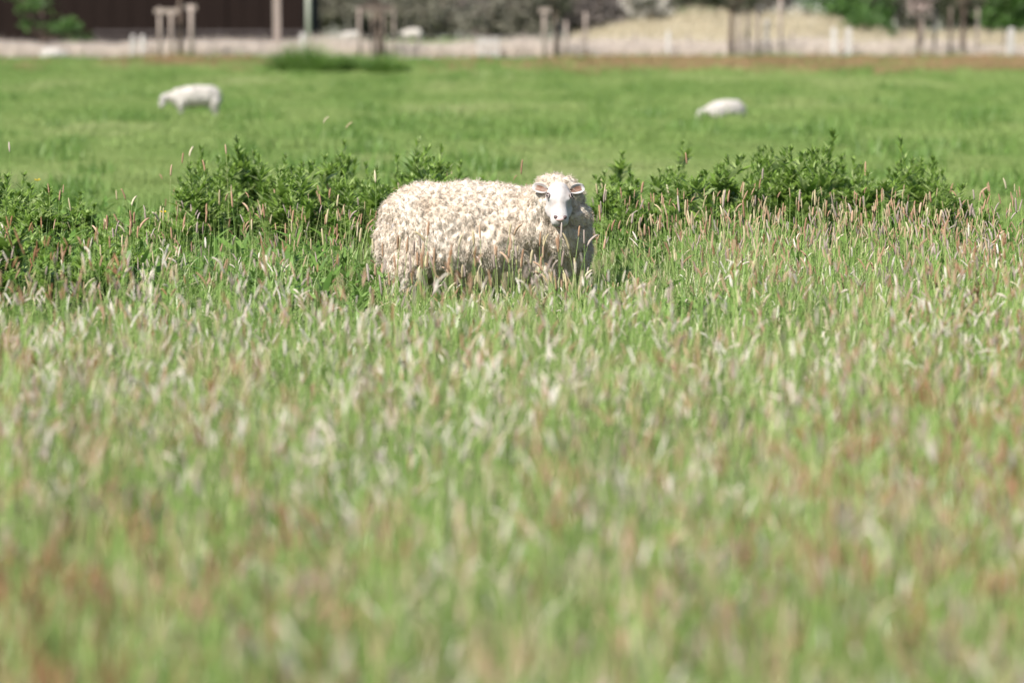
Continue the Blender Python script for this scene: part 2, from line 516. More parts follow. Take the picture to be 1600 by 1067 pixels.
grow('plume_grass', plume, tall_points(34, y1=15.2, thin=lambda x, y: (0.35 + 0.9 * fbm(x, y, 0.4, 2.0) + 0.3 * math.exp(-(x / (0.09 * y)) ** 2)) * (1 - 0.75 * smooth(11.5, 14.5, y)) * (0.45 + 0.55 * smooth(4.5, 7.5, y))), 0.8, 1.15, 'pale whitish grass plumes spread through the blurred near meadow', 'grass', shorter)

rust = [stalk_tuft(80 + i, 5, 0.34, 0.62, M['rust']) for i in range(4)]  # rusty heads whose brown also stands in for vignette darkening of near corners
grow('rusty_grass', rust, tall_points(48, y1=14.5, thin=lambda x, y: (0.25 + 0.9 * fbm(x, y, 0.5, 21.0)) * (0.06 + smooth(9.5, 6.0, y) * smooth(0.05, 0.14, abs(x / y)) + 0.45 * smooth(0.11, 0.17, x / y) + 0.5 * smooth(-0.12, -0.17, x / y) + 0.35 * smooth(7.0, 5.0, y))),
     0.85, 1.2, 'rusty brown grass heads in loose patches toward the near corners of the meadow', 'grass', shorter)

# short turf beyond
def turf_tile(seed, size, n, hk, wk):
    r = random.Random(seed)
    a = MB()
    for i in range(n):
        x, y = r.uniform(-0.54, 0.54) * size, r.uniform(-0.54, 0.54) * size
        a.blade((x, y, -0.01), r.uniform(0, 6.28), hk * r.uniform(0.03, 0.09), r.uniform(0, 0.6), wk * r.uniform(0.004, 0.008), 2, r.uniform(0.3, 1.4))
    return a.mesh('turf', M['turf'])
def turf_zone(name, y0, y1, size, n, hk, wk, label):
    protos = [turf_tile(100 + i, size, n, hk, wk) for i in range(6)]
    pts = []
    for j in range(int((y1 - y0) / size) + 1):
        y = y0 + (j + 0.5) * size
        m_ = int(half_w(y) / size) + 1
        for i in range(-m_, m_ + 1):
            x = (i + 0.5 * (j % 2)) * size
            if y > tall_edge(x) - 0.4:
                pts.append((x, y))
    k = len(pts)
    scl = np.array([(1, 1, 0.6 + 0.7 * smooth(-0.2, 0.5, fbm(x, y, 0.25, 4.0)) + (1.2 * smooth(0.25, 0.6, fbm(x, y, 0.6, 14.0)))) for x, y in pts])
    scatter(name, protos, [(x, y, ground_z(x, y)) for x, y in pts], quarter_turn(pts), scl, rng.integers(0, 6, k),
            [min(1, max(0, 0.42 + 0.8 * fbm(x * 1.0, y * 0.17, 0.42, 6.0) + 0.3 * fbm(x, y, 0.08, 1.0))) for x, y in pts], label, 'grass')
turf_zone('pasture_turf', 16.6, 40.0, 0.6, 900, 1.0, 1.0, 'short grazed turf of the open pasture just behind the thistles')
turf_zone('far_turf', 40.0, 122.0, 1.5, 900, 1.3, 2.6, 'short grazed turf of the far pasture under the grazing sheep')

def tussock(seed):
    r = random.Random(seed)
    a = MB()
    for i in range(90):
        a.blade((r.gauss(0, 0.16), r.gauss(0, 0.16), 0), r.uniform(0, 6.28), r.uniform(0.08, 0.24), r.uniform(0.1, 0.7), r.uniform(0.008, 0.014), 3, r.uniform(0, 0.9))
    return a.mesh('tussock', M['weed'])
tk = []
while len(tk) < 420:
    y = 22 + 90 * random.random() ** 1.2
    x = random.uniform(-1, 1) * half_w(y)
    if random.random() < 0.25 + 1.3 * fbm(x * 1.0, y * 0.4, 0.3, 31.0):
        tk.append((x, y))
grow('pasture_tussocks', [tussock(i) for i in range(4)], tk, 0.6, 1.5, 'scattered darker tufts left standing on the grazed pasture', 'grass')

# the reddish band of sorrel along the far edge of the pasture
def sorrel_patch(seed):
    r = random.Random(seed)
    a, b = MB(), MB()
    for i in range(26):
        x, y, h = r.gauss(0, 0.25), r.gauss(0, 0.25), r.uniform(0.14, 0.3)
        a.tube([(x, y, 0), (x + 0.02, y, h * 0.6)], [0.004, 0.003], 3, False)
        b.tube([(x + 0.02, y, h * 0.5), (x + 0.025, y, h * 0.8), (x + 0.03, y, h)], [0.006, 0.016, 0.004], 4)
    return join_meshes('sorrel', [(a, M['stem']), (b, M['sorrel'])])
sp = []
for i in range(5200):
    y = random.uniform(84, 116)
    x = random.uniform(-1, 1) * half_w(y)
    px = 800 + x / y * FPX
    p = (smooth(760, 1000, px) * 0.24 + 0.15 * math.exp(-((px - 300) / 90) ** 2) + 0.015) * (0.5 + 0.9 * smooth(-0.3, 0.4, fbm(x, y * 2, 0.12, 8.0)))
    p *= smooth(84, 104, y) * (1 - smooth(110, 115, y))
    if random.random() < p:
        sp.append((x, y))
grow('sorrel_bloom', [sorrel_patch(i) for i in range(4)], sp, 0.9, 1.4, 'reddish brown sorrel blooming in a band before the far fence', 'wildflowers')

# a greener, taller fringe along the ditch
def fringe_patch(seed):
    r = random.Random(seed)
    a = MB()
    for i in range(70):
        a.blade((r.gauss(0, 0.35), r.gauss(0, 0.25), 0), r.uniform(0, 6.28), r.uniform(0.08, 0.22), r.uniform(0, 0.5), r.uniform(0.014, 0.024), 3, r.uniform(0, 0.9))
    return a.mesh('fringe', M['weed'])
fp = []
for i in range(900):
    y = random.uniform(116.5, 121)
    x = random.uniform(-1, 1) * half_w(y)
    if random.random() < 0.35 + 0.9 * fbm(x, y, 0.25, 12.0) + 0.3 * smooth(-5, 5, x):
        fp.append((x, y))
grow('ditch_edge_grass', [fringe_patch(i) for i in range(4)], fp, 0.7, 1.3, 'rank green grass fringing the near edge of the reedy ditch', 'grass')

# pale dry reeds along the ditch
def reed_patch(seed):
    r = random.Random(seed)
    a = MB()
    for i in range(60):
        a.blade((r.gauss(0, 0.35), r.gauss(0, 0.2), 0), r.uniform(0, 6.28), r.uniform(0.45, 0.95), r.uniform(0, 0.25), r.uniform(0.012, 0.022), 3, r.uniform(0, 0.7))
    return a.mesh('reed', M['reed'])
rp = []
for i in range(3600):
    y = random.uniform(121.5, 131)
    x = random.uniform(-1, 1) * half_w(y)
    px = 800 + x / y * FPX
    if px > 1050 and random.random() < 0.35 * smooth(1050, 1350, px):
        continue
    rp.append((x, y))
grow('dry_reeds', [reed_patch(i) for i in range(4)], rp, 0.75, 1.2, 'pale straw coloured reeds lining the ditch below the far hedges', 'reeds',
     zs=lambda x, y: 0.85 + 0.4 * fbm(x, y, 0.2, 3.0))

# ------------------------------------------------------------------ sheep
def loft(mb, secs, n=20):
    """secs: (centre, axis_u, axis_v, ru, rv) closed at both ends"""
    vs = []
    for c, u, v, ru, rv in secs:
        for k in range(n):
            a = 2 * math.pi * k / n
            vs.append(Vector(c) + Vector(u) * (ru * math.cos(a)) + Vector(v) * (rv * math.sin(a)))
    fs = []
    for i in range(len(secs) - 1):
        for k in range(n):
            fs.append((i * n + k, i * n + (k + 1) % n, (i + 1) * n + (k + 1) % n, (i + 1) * n + k))
    fs.append(tuple(range(n - 1, -1, -1)))
    fs.append(tuple((len(secs) - 1) * n + k for k in range(n)))
    mb.add(vs, fs)

def remeshed(mb, voxel, smooth_it=5):
    """closed overlapping shells -> one continuous skin"""
    me = mb.mesh('tmp', None)
    bm = bmesh.new(); bm.from_mesh(me)
    bmesh.ops.recalc_face_normals(bm, faces=bm.faces[:]); bm.to_mesh(me); bm.free()
    o = link('tmp', me)
    md = o.modifiers.new('r', 'REMESH'); md.mode = 'VOXEL'; md.voxel_size = voxel
    ms = o.modifiers.new('s', 'SMOOTH'); ms.factor = 0.5; ms.iterations = smooth_it
    dg = bpy.context.evaluated_depsgraph_get()
    ev = o.evaluated_get(dg)
    out = bpy.data.meshes.new_from_object(ev, depsgraph=dg)
    bpy.data.objects.remove(o)
    bpy.data.meshes.remove(me)
    out.materials.clear()
    return out

TORSO = [(-0.600, 0.50, 0.05, 0.05), (-0.575, 0.495, 0.15, 0.12), (-0.52, 0.485, 0.215, 0.18), (-0.43, 0.485, 0.255, 0.225), (-0.28, 0.49, 0.275, 0.26),
         (-0.08, 0.49, 0.275, 0.275), (0.10, 0.48, 0.265, 0.265), (0.25, 0.465, 0.26, 0.24), (0.37, 0.455, 0.245, 0.205), (0.47, 0.45, 0.20, 0.16), (0.535, 0.455, 0.12, 0.10), (0.56, 0.46, 0.03, 0.03)]
X, Y_, Z = Vector((1, 0, 0)), Vector((0, 1, 0)), Vector((0, 0, 1))

def leg_chain(mb, front, side, k=1.0, swing=0.0):
    y = 0.115 * side
    if front:
        pts = [(0.32, y, 0.40), (0.33 + swing * .3, y, 0.27), (0.335 + swing * .7, y, 0.17), (0.33 + swing, y, 0.06), (0.345 + swing, y, 0.0)]
        rad = [0.066, 0.05, 0.036, 0.027, 0.034]
    else:
        pts = [(-0.42, y, 0.42), (-0.38 + swing * .3, y, 0.30), (-0.47 + swing * .6, y, 0.185), (-0.465 + swing, y, 0.06), (-0.445 + swing, y, 0.0)]
        rad = [0.085, 0.066, 0.042, 0.028, 0.034]
    mb.tube(pts, [q * k for q in rad], 12)
    return Vector(pts[-1])

HL = 0.93
def head_secs(o, ax, up, k=1.0):
    side = ax.cross(up).normalized()
    prof = [(-0.045, 0.040, 0.045, 0.0), (-0.02, 0.066, 0.070, 0.0), (0.03, 0.080, 0.084, 0.0), (0.075, 0.0845, 0.086, 0.0), (0.11, 0.078, 0.082, -0.003),
            (0.15, 0.068, 0.073, -0.006), (0.19, 0.061, 0.063, -0.008), (0.225, 0.060, 0.055, -0.010), (0.25, 0.057, 0.048, -0.012), (0.268, 0.046, 0.037, -0.013), (0.278, 0.018, 0.016, -0.014)]
    return [(o + ax * (s * k * HL) + up * (d * k), side, up, ru * k * 0.95, rv * k) for s, ru, rv, d in prof], side

def build_sheep(name, label, loc, rz, neck, head_o, head_ax, head_up, detail, group=None, scale=1.0, lump=1.0, ruff=None, hk=0.9, slim=1.0):
    t = thing(name, label, 'sheep', loc, rz, group)
    t.scale = (scale,) * 3
    # body: one continuous skin with neck, head and four legs
    b = MB()
    torso = [(x * 0.965, z + 0.25 * (1 - slim) * 0.4, r_ * slim, ry * slim) for x, z, r_, ry in TORSO]
    loft(b, [((x, 0, z), Y_, Z, ry * 0.93, r_ * 0.94) for x, z, r_, ry in torso])
    b.tube([p for p, r_ in neck], [r_ * 0.85 for p, r_ in neck], 16)
    hs, side = head_secs(head_o, head_ax, head_up, hk)
    loft(b, hs)
    feet = []
    for fr in (True, False):
        for sd_ in (-1, 1):
            feet.append(leg_chain(b, fr, sd_, 1.0, 0.03 * sd_))
    head_ax, side, head_up = head_ax * hk, side * hk, head_up * hk
    # cheeks, brow ridges, chin
    for sgn in (-1, 1):
        c = head_o + head_ax * (0.085 * HL) + side * (0.056 * sgn) + head_up * 0.046
        b.tube([c - head_ax * 0.035, c, c + head_ax * 0.035], [0.012, 0.024, 0.012], 10)
        c = head_o + head_ax * (0.12 * HL) + side * (0.05 * sgn) - head_up * 0.035
        b.tube([c - head_ax * 0.06, c, c + head_ax * 0.06], [0.02, 0.034, 0.016], 10)
    c = head_o + head_ax * (0.235 * HL) - head_up * 0.045
    b.tube([c - head_ax * 0.05, c, c + head_ax * 0.022], [0.025, 0.034, 0.018], 10)
    me = remeshed(b, 0.008 if detail == 2 else 0.016, 4)
    # eye sockets and the hollows below the cheekbones
    nb = len(me.vertices)
    bc = np.empty(nb * 3); me.vertices.foreach_get('co', bc); bc = bc.reshape(-1, 3)
    bn = np.empty(nb * 3); me.vertices.foreach_get('normal', bn); bn = bn.reshape(-1, 3)
    push = np.zeros(nb)
    for sgn in (-1, 1):
        for s_, sd2, u_, dep, wid_ in ((0.090, 0.074, 0.050, 0.011, 0.020), (0.155, 0.062, 0.020, 0.010, 0.030), (0.16, 0.034, 0.066, 0.006, 0.026)):
            c = head_o + head_ax * (s_ * HL) + side * (sd2 * sgn) + head_up * u_
            push += dep * np.exp(-((bc - np.array(c)) ** 2).sum(1) / wid_ ** 2)
    me.vertices.foreach_set('co', (bc - bn * push[:, None]).ravel())
    me.update()
    me.materials.append(M['face'])
    me.shade_smooth()
    body = link('body', me, t)
    # hooves
    for p in feet:
        h = MB()
        h.tube([p + Vector((0, 0, 0.035)), p + Vector((0.01, 0, 0.012)), p + Vector((0.018, 0, -0.004))], [0.036, 0.040, 0.043], 10)
        h.build('hoof', M['hoof'], t, True)
    # ears: cupped leaves with a pink hollow
    for sgn in (-1, 1):
        e, inn = MB(), MB()
        root = head_o + head_ax * 0.012 + side * (0.070 * sgn) + head_up * 0.025
        out = (side * sgn * 0.94 - head_ax * 0.26 + head_up * 0.1).normalized()
        face_n = (head_up * 0.8 + head_ax * 0.45).normalized()
        face_n = (face_n - out * face_n.dot(out)).normalized()
        wid = out.cross(face_n).normalized()
        nl, nw = 9, 8
        def ear_pt(i, j, lift):
            s_, q = i / nl, (j / nw - 0.5) * 2
            wv = 0.029 * math.sqrt(max(0.0, 1 - ((s_ - 0.52) / 0.56) ** 2))
            if i == nl: wv *= 0.75
            cup = 0.020 * (q * q) * math.sin(math.pi * min(1, 0.2 + 0.75 * s_))
            return root + out * (0.082 * s_) + wid * (wv * q) + face_n * (cup - 0.008 + lift)
        g = [ear_pt(i, j, 0) for i in range(nl + 1) for j in range(nw + 1)]
        gb = [ear_pt(i, j, -0.007) for i in range(nl + 1) for j in range(nw + 1)]
        q4 = [(i * (nw + 1) + j, i * (nw + 1) + j + 1, (i + 1) * (nw + 1) + j + 1, (i + 1) * (nw + 1) + j) for i in range(nl) for j in range(nw)]
        m_ = len(g)
        rim = [i * (nw + 1) for i in range(nl + 1)] + [nl * (nw + 1) + j for j in range(1, nw + 1)] + [i * (nw + 1) + nw for i in range(nl - 1, -1, -1)] + list(range(nw - 1, 0, -1))
        side_f = [(rim[i], rim[(i + 1) % len(rim)], rim[(i + 1) % len(rim)] + m_, rim[i] + m_) for i in range(len(rim))]
        e.add(g + gb, q4 + [tuple(x + m_ for x in reversed(q)) for q in q4] + side_f)
        ear = e.build('ear', M['face'], t, True)
        sub = [(i, j) for i in range(0, nl - 2) for j in range(2, nw - 2)]
        gi = {}
        vs = []
        for i in range(0, nl):
            for j in range(1, nw):
                gi[(i, j)] = len(vs); vs.append(ear_pt(i, j, 0.0025))
        inn.add(vs, [(gi[(i, j)], gi[(i, j + 1)], gi[(i + 1, j + 1)], gi[(i + 1, j)]) for i, j in sub if (i + 1, j + 1) in gi])
        inn.build('inner_ear', M['ear_in'], ear, True)
    # eyes, nostrils, mouth
    for sgn in (-1, 1):
        c = head_o + head_ax * (0.088 * HL) + side * (0.066 * sgn) + head_up * 0.054
        ev = MB()
        ev.tube([c - head_ax * 0.013, c - head_ax * 0.008, c, c + head_ax * 0.008, c + head_ax * 0.013], [0.004, 0.012, 0.0145, 0.012, 0.004], 12)
        eye = ev.build('eye', M['eye'], t, True)
        lid = MB()
        nrm = (side * sgn * 0.75 + head_up * 0.6).normalized()
        tv = head_ax.cross(nrm).normalized()
        lid.tube([c + nrm * 0.007 + head_ax * (0.019 * math.cos(a)) + tv * (0.0125 * math.sin(a)) for a in np.linspace(0, 2 * math.pi, 15)], [0.0036] * 15, 6)
        lid.build('eyelid', M['lid'], eye, True)
        ns = MB()
        c = head_o + head_ax * (0.252 * HL) + side * (0.020 * sgn) + head_up * 0.028
        dirn = (side * sgn * 0.8 - head_ax * 0.5 + head_up * 0.25).normalized()
        ns.tube([c - dirn * 0.013, c, c + dirn * 0.013, c + dirn * 0.02], [0.004, 0.009, 0.0095, 0.003], 8)
        ns.build('nostril', M['nostril'], t, True)
    nose = MB()
    c = head_o + head_ax * (0.256 * HL) + head_up * 0.018
    nose.tube([c - side * 0.026 - head_ax * 0.003, c - side * 0.012 + head_up * 0.006, c + head_up * 0.004 + head_ax * 0.003, c + side * 0.012 + head_up * 0.006, c + side * 0.026 - head_ax * 0.003], [0.008, 0.014, 0.0125, 0.014, 0.008], 10)
    nose.build('nose', M['muzzle'], t, True)
    ph = MB()
    c = head_o + head_ax * (0.272 * HL)
    ph.tube([c + head_up * 0.014, c + head_up * 0.0 + head_ax * 0.005, c - head_up * 0.013 + head_ax * 0.004], [0.0028, 0.003, 0.002], 6)
    ph.build('lip_cleft', M['nostril'], t, True)
    mo = MB()
    mo.tube([head_o + head_ax * (0.276 * HL - 0.030 * abs(q) ** 1.8) + side * (0.036 * q) - head_up * (0.024 + 0.006 * abs(q)) for q in np.linspace(-1, 1, 9)], [0.003, 0.005, 0.0065, 0.007, 0.007, 0.007, 0.0065, 0.005, 0.003], 6)
    mo.build('mouth', M['nostril'], t, True)
    # fleece: torso, neck, thighs and shoulders, in lumps
    fl = MB()
    loft(fl, [((x, 0, z), Y_, Z, ry, r_) for x, z, r_, ry in torso], 28)
    fl.tube([p for p, r_ in neck], [r_ for p, r_ in neck], 20)
    if ruff:
        for p, r_ in ruff:
            fl.tube([p + Vector((0, 0, -r_ * 0.8)), p + Vector((0, 0, -r_ * .4)), p, p + Vector((0, 0, r_ * .4)), p + Vector((0, 0, r_ * 0.8))], [r_ * .5, r_ * .88, r_, r_ * .88, r_ * .5], 14)
    for sgn in (-1, 1):
        fl.tube([(-0.38, 0.05 * sgn, 0.56), (-0.41, 0.09 * sgn, 0.44), (-0.425, 0.115 * sgn, 0.33), (-0.45, 0.12 * sgn, 0.22), (-0.47, 0.12 * sgn, 0.135)], [0.07, 0.13, 0.12, 0.08, 0.045], 16)
        fl.tube([(0.29, 0.04 * sgn, 0.54), (0.31, 0.09 * sgn, 0.42), (0.33, 0.12 * sgn, 0.30), (0.335, 0.12 * sgn, 0.18)], [0.07, 0.12, 0.085, 0.05], 16)
    fl.tube([(-0.52, 0, 0.56), (-0.57, 0, 0.50), (-0.575, 0, 0.40), (-0.565, 0, 0.32)], [0.035, 0.035, 0.03, 0.02], 10)
    vox = 0.0085 if detail == 2 else 0.018
    me = remeshed(fl, vox, 6)
    nv = len(me.vertices)
    co = np.empty(nv * 3); me.vertices.foreach_get('co', co); co = co.reshape(-1, 3)
    no_ = np.empty(nv * 3); me.vertices.foreach_get('normal', no_); no_ = no_.reshape(-1, 3)
    cell = 0.039 if detail == 2 else 0.06
    r = np.random.default_rng(11)
    metric = np.array([1.0, 1.0, 0.7])
    area = sum(q.area for q in me.polygons)
    seeds = list(r.choice(nv, int(area / (0.74 * cell) ** 2 * 1.3), replace=False))   # uneven spacing, as locks are
    kept, kd0 = [], KDTree(len(seeds))
    for q, i in enumerate(seeds):
        kd0.insert(Vector(co[i] * metric), q)
    kd0.balance()
    gone = set()
    for q, i in enumerate(seeds):
        if q in gone:
            continue
        kept.append(i)
        gone.update(k for _, k, _d in kd0.find_range(Vector(co[i] * metric), cell * 0.5) if k > q)
    seeds = kept
    kd = KDTree(len(seeds))
    for q, i in enumerate(seeds):
        kd.insert(Vector(co[i] * metric), q)
    kd.balance()
    amp = r.uniform(0.2, 1.35, len(seeds))
    new = np.empty_like(co)
    near = np.empty(nv, int)
    A = (0.0118 if detail == 2 else 0.022) * lump
    for i in range(nv):
        p = co[i]
        pv = Vector(p * metric) + noise.noise_vector(Vector(p) * 30) * 0.006
        (_, q1, d1), (_, q2, d2) = kd.find_n(pv, 2)
        near[i] = q1
        h = min(1.0, (d2 - d1) / (cell * 0.8)) ** 0.6 * amp[q1]
        pw = Vector((p[0] * 60, p[1] * 60, p[2] * 26))
        h += 0.55 * noise.noise(pw) + 0.5 * noise.noise(pw * 2.1) + 0.5 * noise.noise(Vector(p) * 22)
        part = abs(noise.noise(Vector((p[0] * 17, p[1] * 17, p[2] * 4.5 + 2)))) 
        h += 0.9 * min(1.0, part * 4) - 0.5
        new[i] = p + no_[i] * (A * h + 0.024 * noise.noise(Vector(p) * 6.5))
    me.vertices.foreach_set('co', new.ravel())
    me.materials.append(M['wool' if detail == 2 else 'far_wool'])
    me.shade_smooth()
    me.update()
    fleece = link('fleece', me, t)
    # loose fibres gathered into locks
    ns_ = 80000 if detail == 2 else 2500
    sv, sf = [], []
    me.vertices.foreach_get('normal', no_.reshape(-1)) if False else None
    pick = r.integers(0, nv, ns_)
    for i in pick:
        p = Vector(new[i]); nn = Vector(no_[i])
        q = seeds[near[i]]
        tip_c = Vector(new[q]) + Vector(no_[q]) * 0.012
        L = r.uniform(0.016, 0.038) * (1.0 if detail == 2 else 1.6)
        down = Vector((0, 0, -1))
        d0 = (nn * 0.75 + (tip_c - p) * 20 + down * 0.6 + Vector(r.normal(0, 0.30, 3))).normalized()
        d1 = (d0 + down * 0.45 + Vector(r.normal(0, 0.5, 3))).normalized()
        d2 = (d1 + Vector(r.normal(0, 0.7, 3))).normalized()
        wv = d0.cross(Vector(r.normal(0, 1, 3))).normalized() * (r.uniform(0.0006, 0.0012) if detail == 2 else 0.004)
        p -= nn * 0.004
        p1 = p + d0 * L * 0.4; p2 = p1 + d1 * L * 0.35; p3 = p2 + d2 * L * 0.25
        bq = len(sv)
        sv += [p - wv, p + wv, p1 - wv, p1 + wv, p2 - wv * 0.8, p2 + wv * 0.8, p3]
        sf += [(bq, bq + 1, bq + 3, bq + 2), (bq + 2, bq + 3, bq + 5, bq + 4), (bq + 4, bq + 5, bq + 6)]
    fm = MB(); fm.v = [tuple(x) for x in sv]; fm.f = sf; fm.own = list(np.repeat(r.random(ns_), 7))
    fo = fm.build('wool_fibres', M['fibre' if detail == 2 else 'far_wool'], fleece)
    fo['kind'] = 'stuff'
    return t

# the large sheep, its body in profile and its head turned to the camera
hx, hy = 0.412, -0.33
h_ax = Vector((0.03, -0.70, -0.71)).normalized()
h_up = Vector((0.06, -0.71, 0.70)); h_up = (h_up - h_ax * h_up.dot(h_ax)).normalized()
head_c = Vector((hx, hy, 0.735))
neck_main = [(Vector((0.24, 0.02, 0.50)), 0.215), (Vector((0.325, -0.06, 0.55)), 0.195), (Vector((0.385, -0.15, 0.61)), 0.18), (Vector((0.405, -0.22, 0.66)), 0.15), (Vector((0.41, -0.265, 0.69)), 0.115)]
ruff_main = [(Vector((0.405, -0.235, 0.685)), 0.148), (Vector((0.325, -0.245, 0.61)), 0.085), (Vector((0.49, -0.245, 0.61)), 0.085), (Vector((0.33, -0.17, 0.53)), 0.16), (Vector((0.455, -0.14, 0.52)), 0.135), (Vector((0.42, -0.20, 0.50)), 0.14), (Vector((0.44, -0.06, 0.40)), 0.17)]
build_sheep('sheep', 'large cream woolly sheep standing in tall grass with its white face turned forward', (SHEEP_X, SHEEP_Y, 0.0), 0.0,
            neck_main, head_c, h_ax, h_up, 2, ruff=ruff_main)

# grazing sheep out on the pasture; head carried low in front of the chest
def grazing(low):
    nk = [(Vector((0.34, 0, 0.50)), 0.19), (Vector((0.47, 0, 0.50)), 0.15), (Vector((0.56, -0.02, 0.46 - low * 0.3)), 0.115), (Vector((0.66, -0.03, 0.43 - low)), 0.085)]
    o = Vector((0.69, -0.03, 0.43 - low))
    ax = Vector((0.42, -0.10, -0.90)).normalized()
    up = Vector((0.90, 0.0, 0.42)); up = (up - ax * up.dot(ax)).normalized()
    return nk, o, ax, up
SHG = 'sheep out on the pasture'
p = on_ground(307, 55.5)
build_sheep('sheep', 'white sheep walking with lowered head on the short pasture near the barn', p + Vector((0, 0, -0.02)), R(180 + 14), *grazing(-0.07), 1, SHG, 0.84, 0.5, slim=0.86, hk=1.12)
p = on_ground(1131, 54.0)
build_sheep('sheep', 'white sheep with its nose down in the turf, alone before the reddish band', p + Vector((0, 0, -0.20)), R(180 + 32), *grazing(-0.05), 1, SHG, 0.74, 0.5, hk=1.15)
for px, Y, dz, rz, lab in ((549, 138.8, 0.06, 200, 'tiny pale sheep beyond the reeds, beside the guarded sapling with the dark crossbar'),
                       (645, 143.5, 0.0, 170, 'tiny white sheep beyond the reeds, between the guarded sapling and the slatted gate'),
                       (86, 121.0, -0.15, 10, 'small pinkish white sheep resting in pale reeds before the dark barn')):
    p = on_ground(px, Y)
    build_sheep('sheep', lab, p + Vector((0, 0, dz)), R(rz), *grazing(-0.12), 1, 'far sheep among the reeds', 0.85, 0.5)

# ------------------------------------------------------------------ thistles and other upright weeds
def thistle_variant(seed):
    r = random.Random(seed)
    st, fo = MB(), MB()
    def shoot(p0, d0, L, big, n):
        pts = [p0 + d0 * (L * i / 4) + Vector((r.gauss(0, 0.008), r.gauss(0, 0.008), 0)) for i in range(5)]
        st.tube(pts, [0.006 * big, 0.0055 * big, 0.005 * big, 0.004 * big, 0.002 * big], 5, False)
        for k in range(n):
            t = 0.06 + 0.94 * (k / n) ** 0.8
            i = min(3, int(t * 4)); q = t * 4 - i
            p = pts[i].lerp(pts[i + 1], q)
            az = k * 2.4 + r.uniform(-0.5, 0.5)
            ln = (0.16 * (1 - t) + 0.06) * r.uniform(0.75, 1.25) * (0.6 + 0.4 * big)
            fo.blade(p, az, ln, r.uniform(0.55, 1.15) - 0.45 * t, ln * r.uniform(0.18, 0.30), 3, r.uniform(0.3, 1.3), r.uniform(-0.5, 0.5))
        for k in range(9):
            fo.blade(pts[4] - d0 * 0.01, r.uniform(0, 6.28), r.uniform(0.03, 0.07), r.uniform(0.1, 0.8), 0.013, 3, 0.4)
    lean = Vector((r.uniform(-0.1, 0.1), r.uniform(-0.1, 0.1), 1)).normalized()
    shoot(Vector((0, 0, 0)), lean, 1.0, 1.0, 44)
    for b in range(r.randint(3, 8)):
        h = r.uniform(0.25, 0.82)
        a = r.uniform(0, 6.28)
        shoot(lean * h, Vector((math.cos(a) * 0.55, math.sin(a) * 0.55, 1)).normalized(), r.uniform(0.16, 0.32) * (1.15 - 0.4 * h), 0.6, 20)
    return st.mesh('stem', M['thistle_stem']), fo.mesh('foliage', M['thistle'])
TH = [thistle_variant(200 + i) for i in range(7)]

def thistle(px, top_y, Y, label, group):
    p = on_ground(px, Y)
    h = max(0.25, at(px, top_y, Y).z - p.z)
    t = thing('thistle_plant', label, 'thistle', p, random.uniform(0, 6.28), group)
    wd = h ** 0.4 * random.uniform(0.85, 1.35)
    t.scale = (wd, wd, h / 1.04)
    sm, fm = random.choice(TH)
    link('stem', sm, t)
    link('foliage', fm, t)['kind'] = 'stuff'

def prof(pts, x):
    return float(np.interp(x, [a for a, b in pts], [b for a, b in pts]))

def clump(n, x0, x1, y0, y1, top, marks, group, jit=55):
    """marks: (pixel x, landmark phrase); a plant is named by its size, its row and the nearest landmark"""
    for i in range(n):
        px = x0 + (x1 - x0) * (i + random.random()) / n
        Y = random.uniform(y0, y1)
        drop = abs(random.gauss(0, 1)) * jit * 0.6
        size = 'tall' if drop < 14 else ('middling' if drop < 38 else 'low')
        row = ('front row', 'middle row', 'back row')[min(2, int(3 * (Y - y0) / (y1 - y0)))]
        mark = min(marks, key=lambda m: abs(m[0] - px))[1]
        thistle(px, prof(top, px) + drop + 4, Y, '%s leafy thistle, %s, %s' % (size, row, mark), group)

TALL = [(335, 224, 19.6, 'tall thistle spire at the barn-side end of the thistle bank behind the sheep'),
        (386, 210, 19.3, 'tallest dark thistle tip in the clump behind the rump of the large sheep'),
        (524, 216, 19.8, 'bushy thistle top midway along the bank behind the rump'),
        (640, 212, 19.6, 'branched thistle top directly above the rear of the large sheep'),
        (684, 224, 19.4, 'thistle top rising above the back of the large sheep'),
        (955, 234, 20.2, 'single thistle top just beyond the turned head of the large sheep'),
        (1066, 216, 20.4, 'slender lone thistle spire standing clear of its neighbours beyond the head'),
        (1190, 222, 20.0, 'broad thistle top at the start of the dense bank beneath the lone grazing sheep'),
        (1272, 198, 19.8, 'highest thistle spire of the whole bank, dark green and upright'),
        (1428, 208, 19.4, 'dark branched thistle spire near the falling end of the bank')]
for px, ty, Y, lab in TALL:
    thistle(px, ty, Y, lab, 'thistle spires above the bank')
clump(92, 285, 775, 17.4, 19.8, [(285, 262), (310, 240), (340, 226), (390, 222), (450, 236), (530, 228), (580, 252), (640, 222), (690, 234), (740, 262), (775, 278)],
      [(300, 'at the barn-side end of the bank'), (386, 'under the tallest tip'), (455, 'between tallest tip and bushy top'), (524, 'under the bushy top'), (585, 'just past the rump'), (650, 'over the hips of the large sheep'), (730, 'over the back of the large sheep')], 'thistles of the bank behind the rump', 70)
clump(122, 922, 1550, 17.6, 20.2, [(922, 268), (950, 244), (1000, 246), (1060, 246), (1110, 252), (1150, 234), (1200, 222), (1280, 214), (1340, 236), (1400, 234), (1430, 222), (1480, 252), (1550, 306)],
      [(945, 'just past the turned head'), (1005, 'between turned head and lone spire'), (1066, 'under the slender lone spire'), (1125, 'below the lone grazing sheep'), (1190, 'under the broad top'), (1272, 'under the highest spire'), (1350, 'between highest and branched spires'), (1428, 'under the dark branched spire'), (1510, 'at the falling end of the bank')], 'thistles of the bank beyond the face', 60)
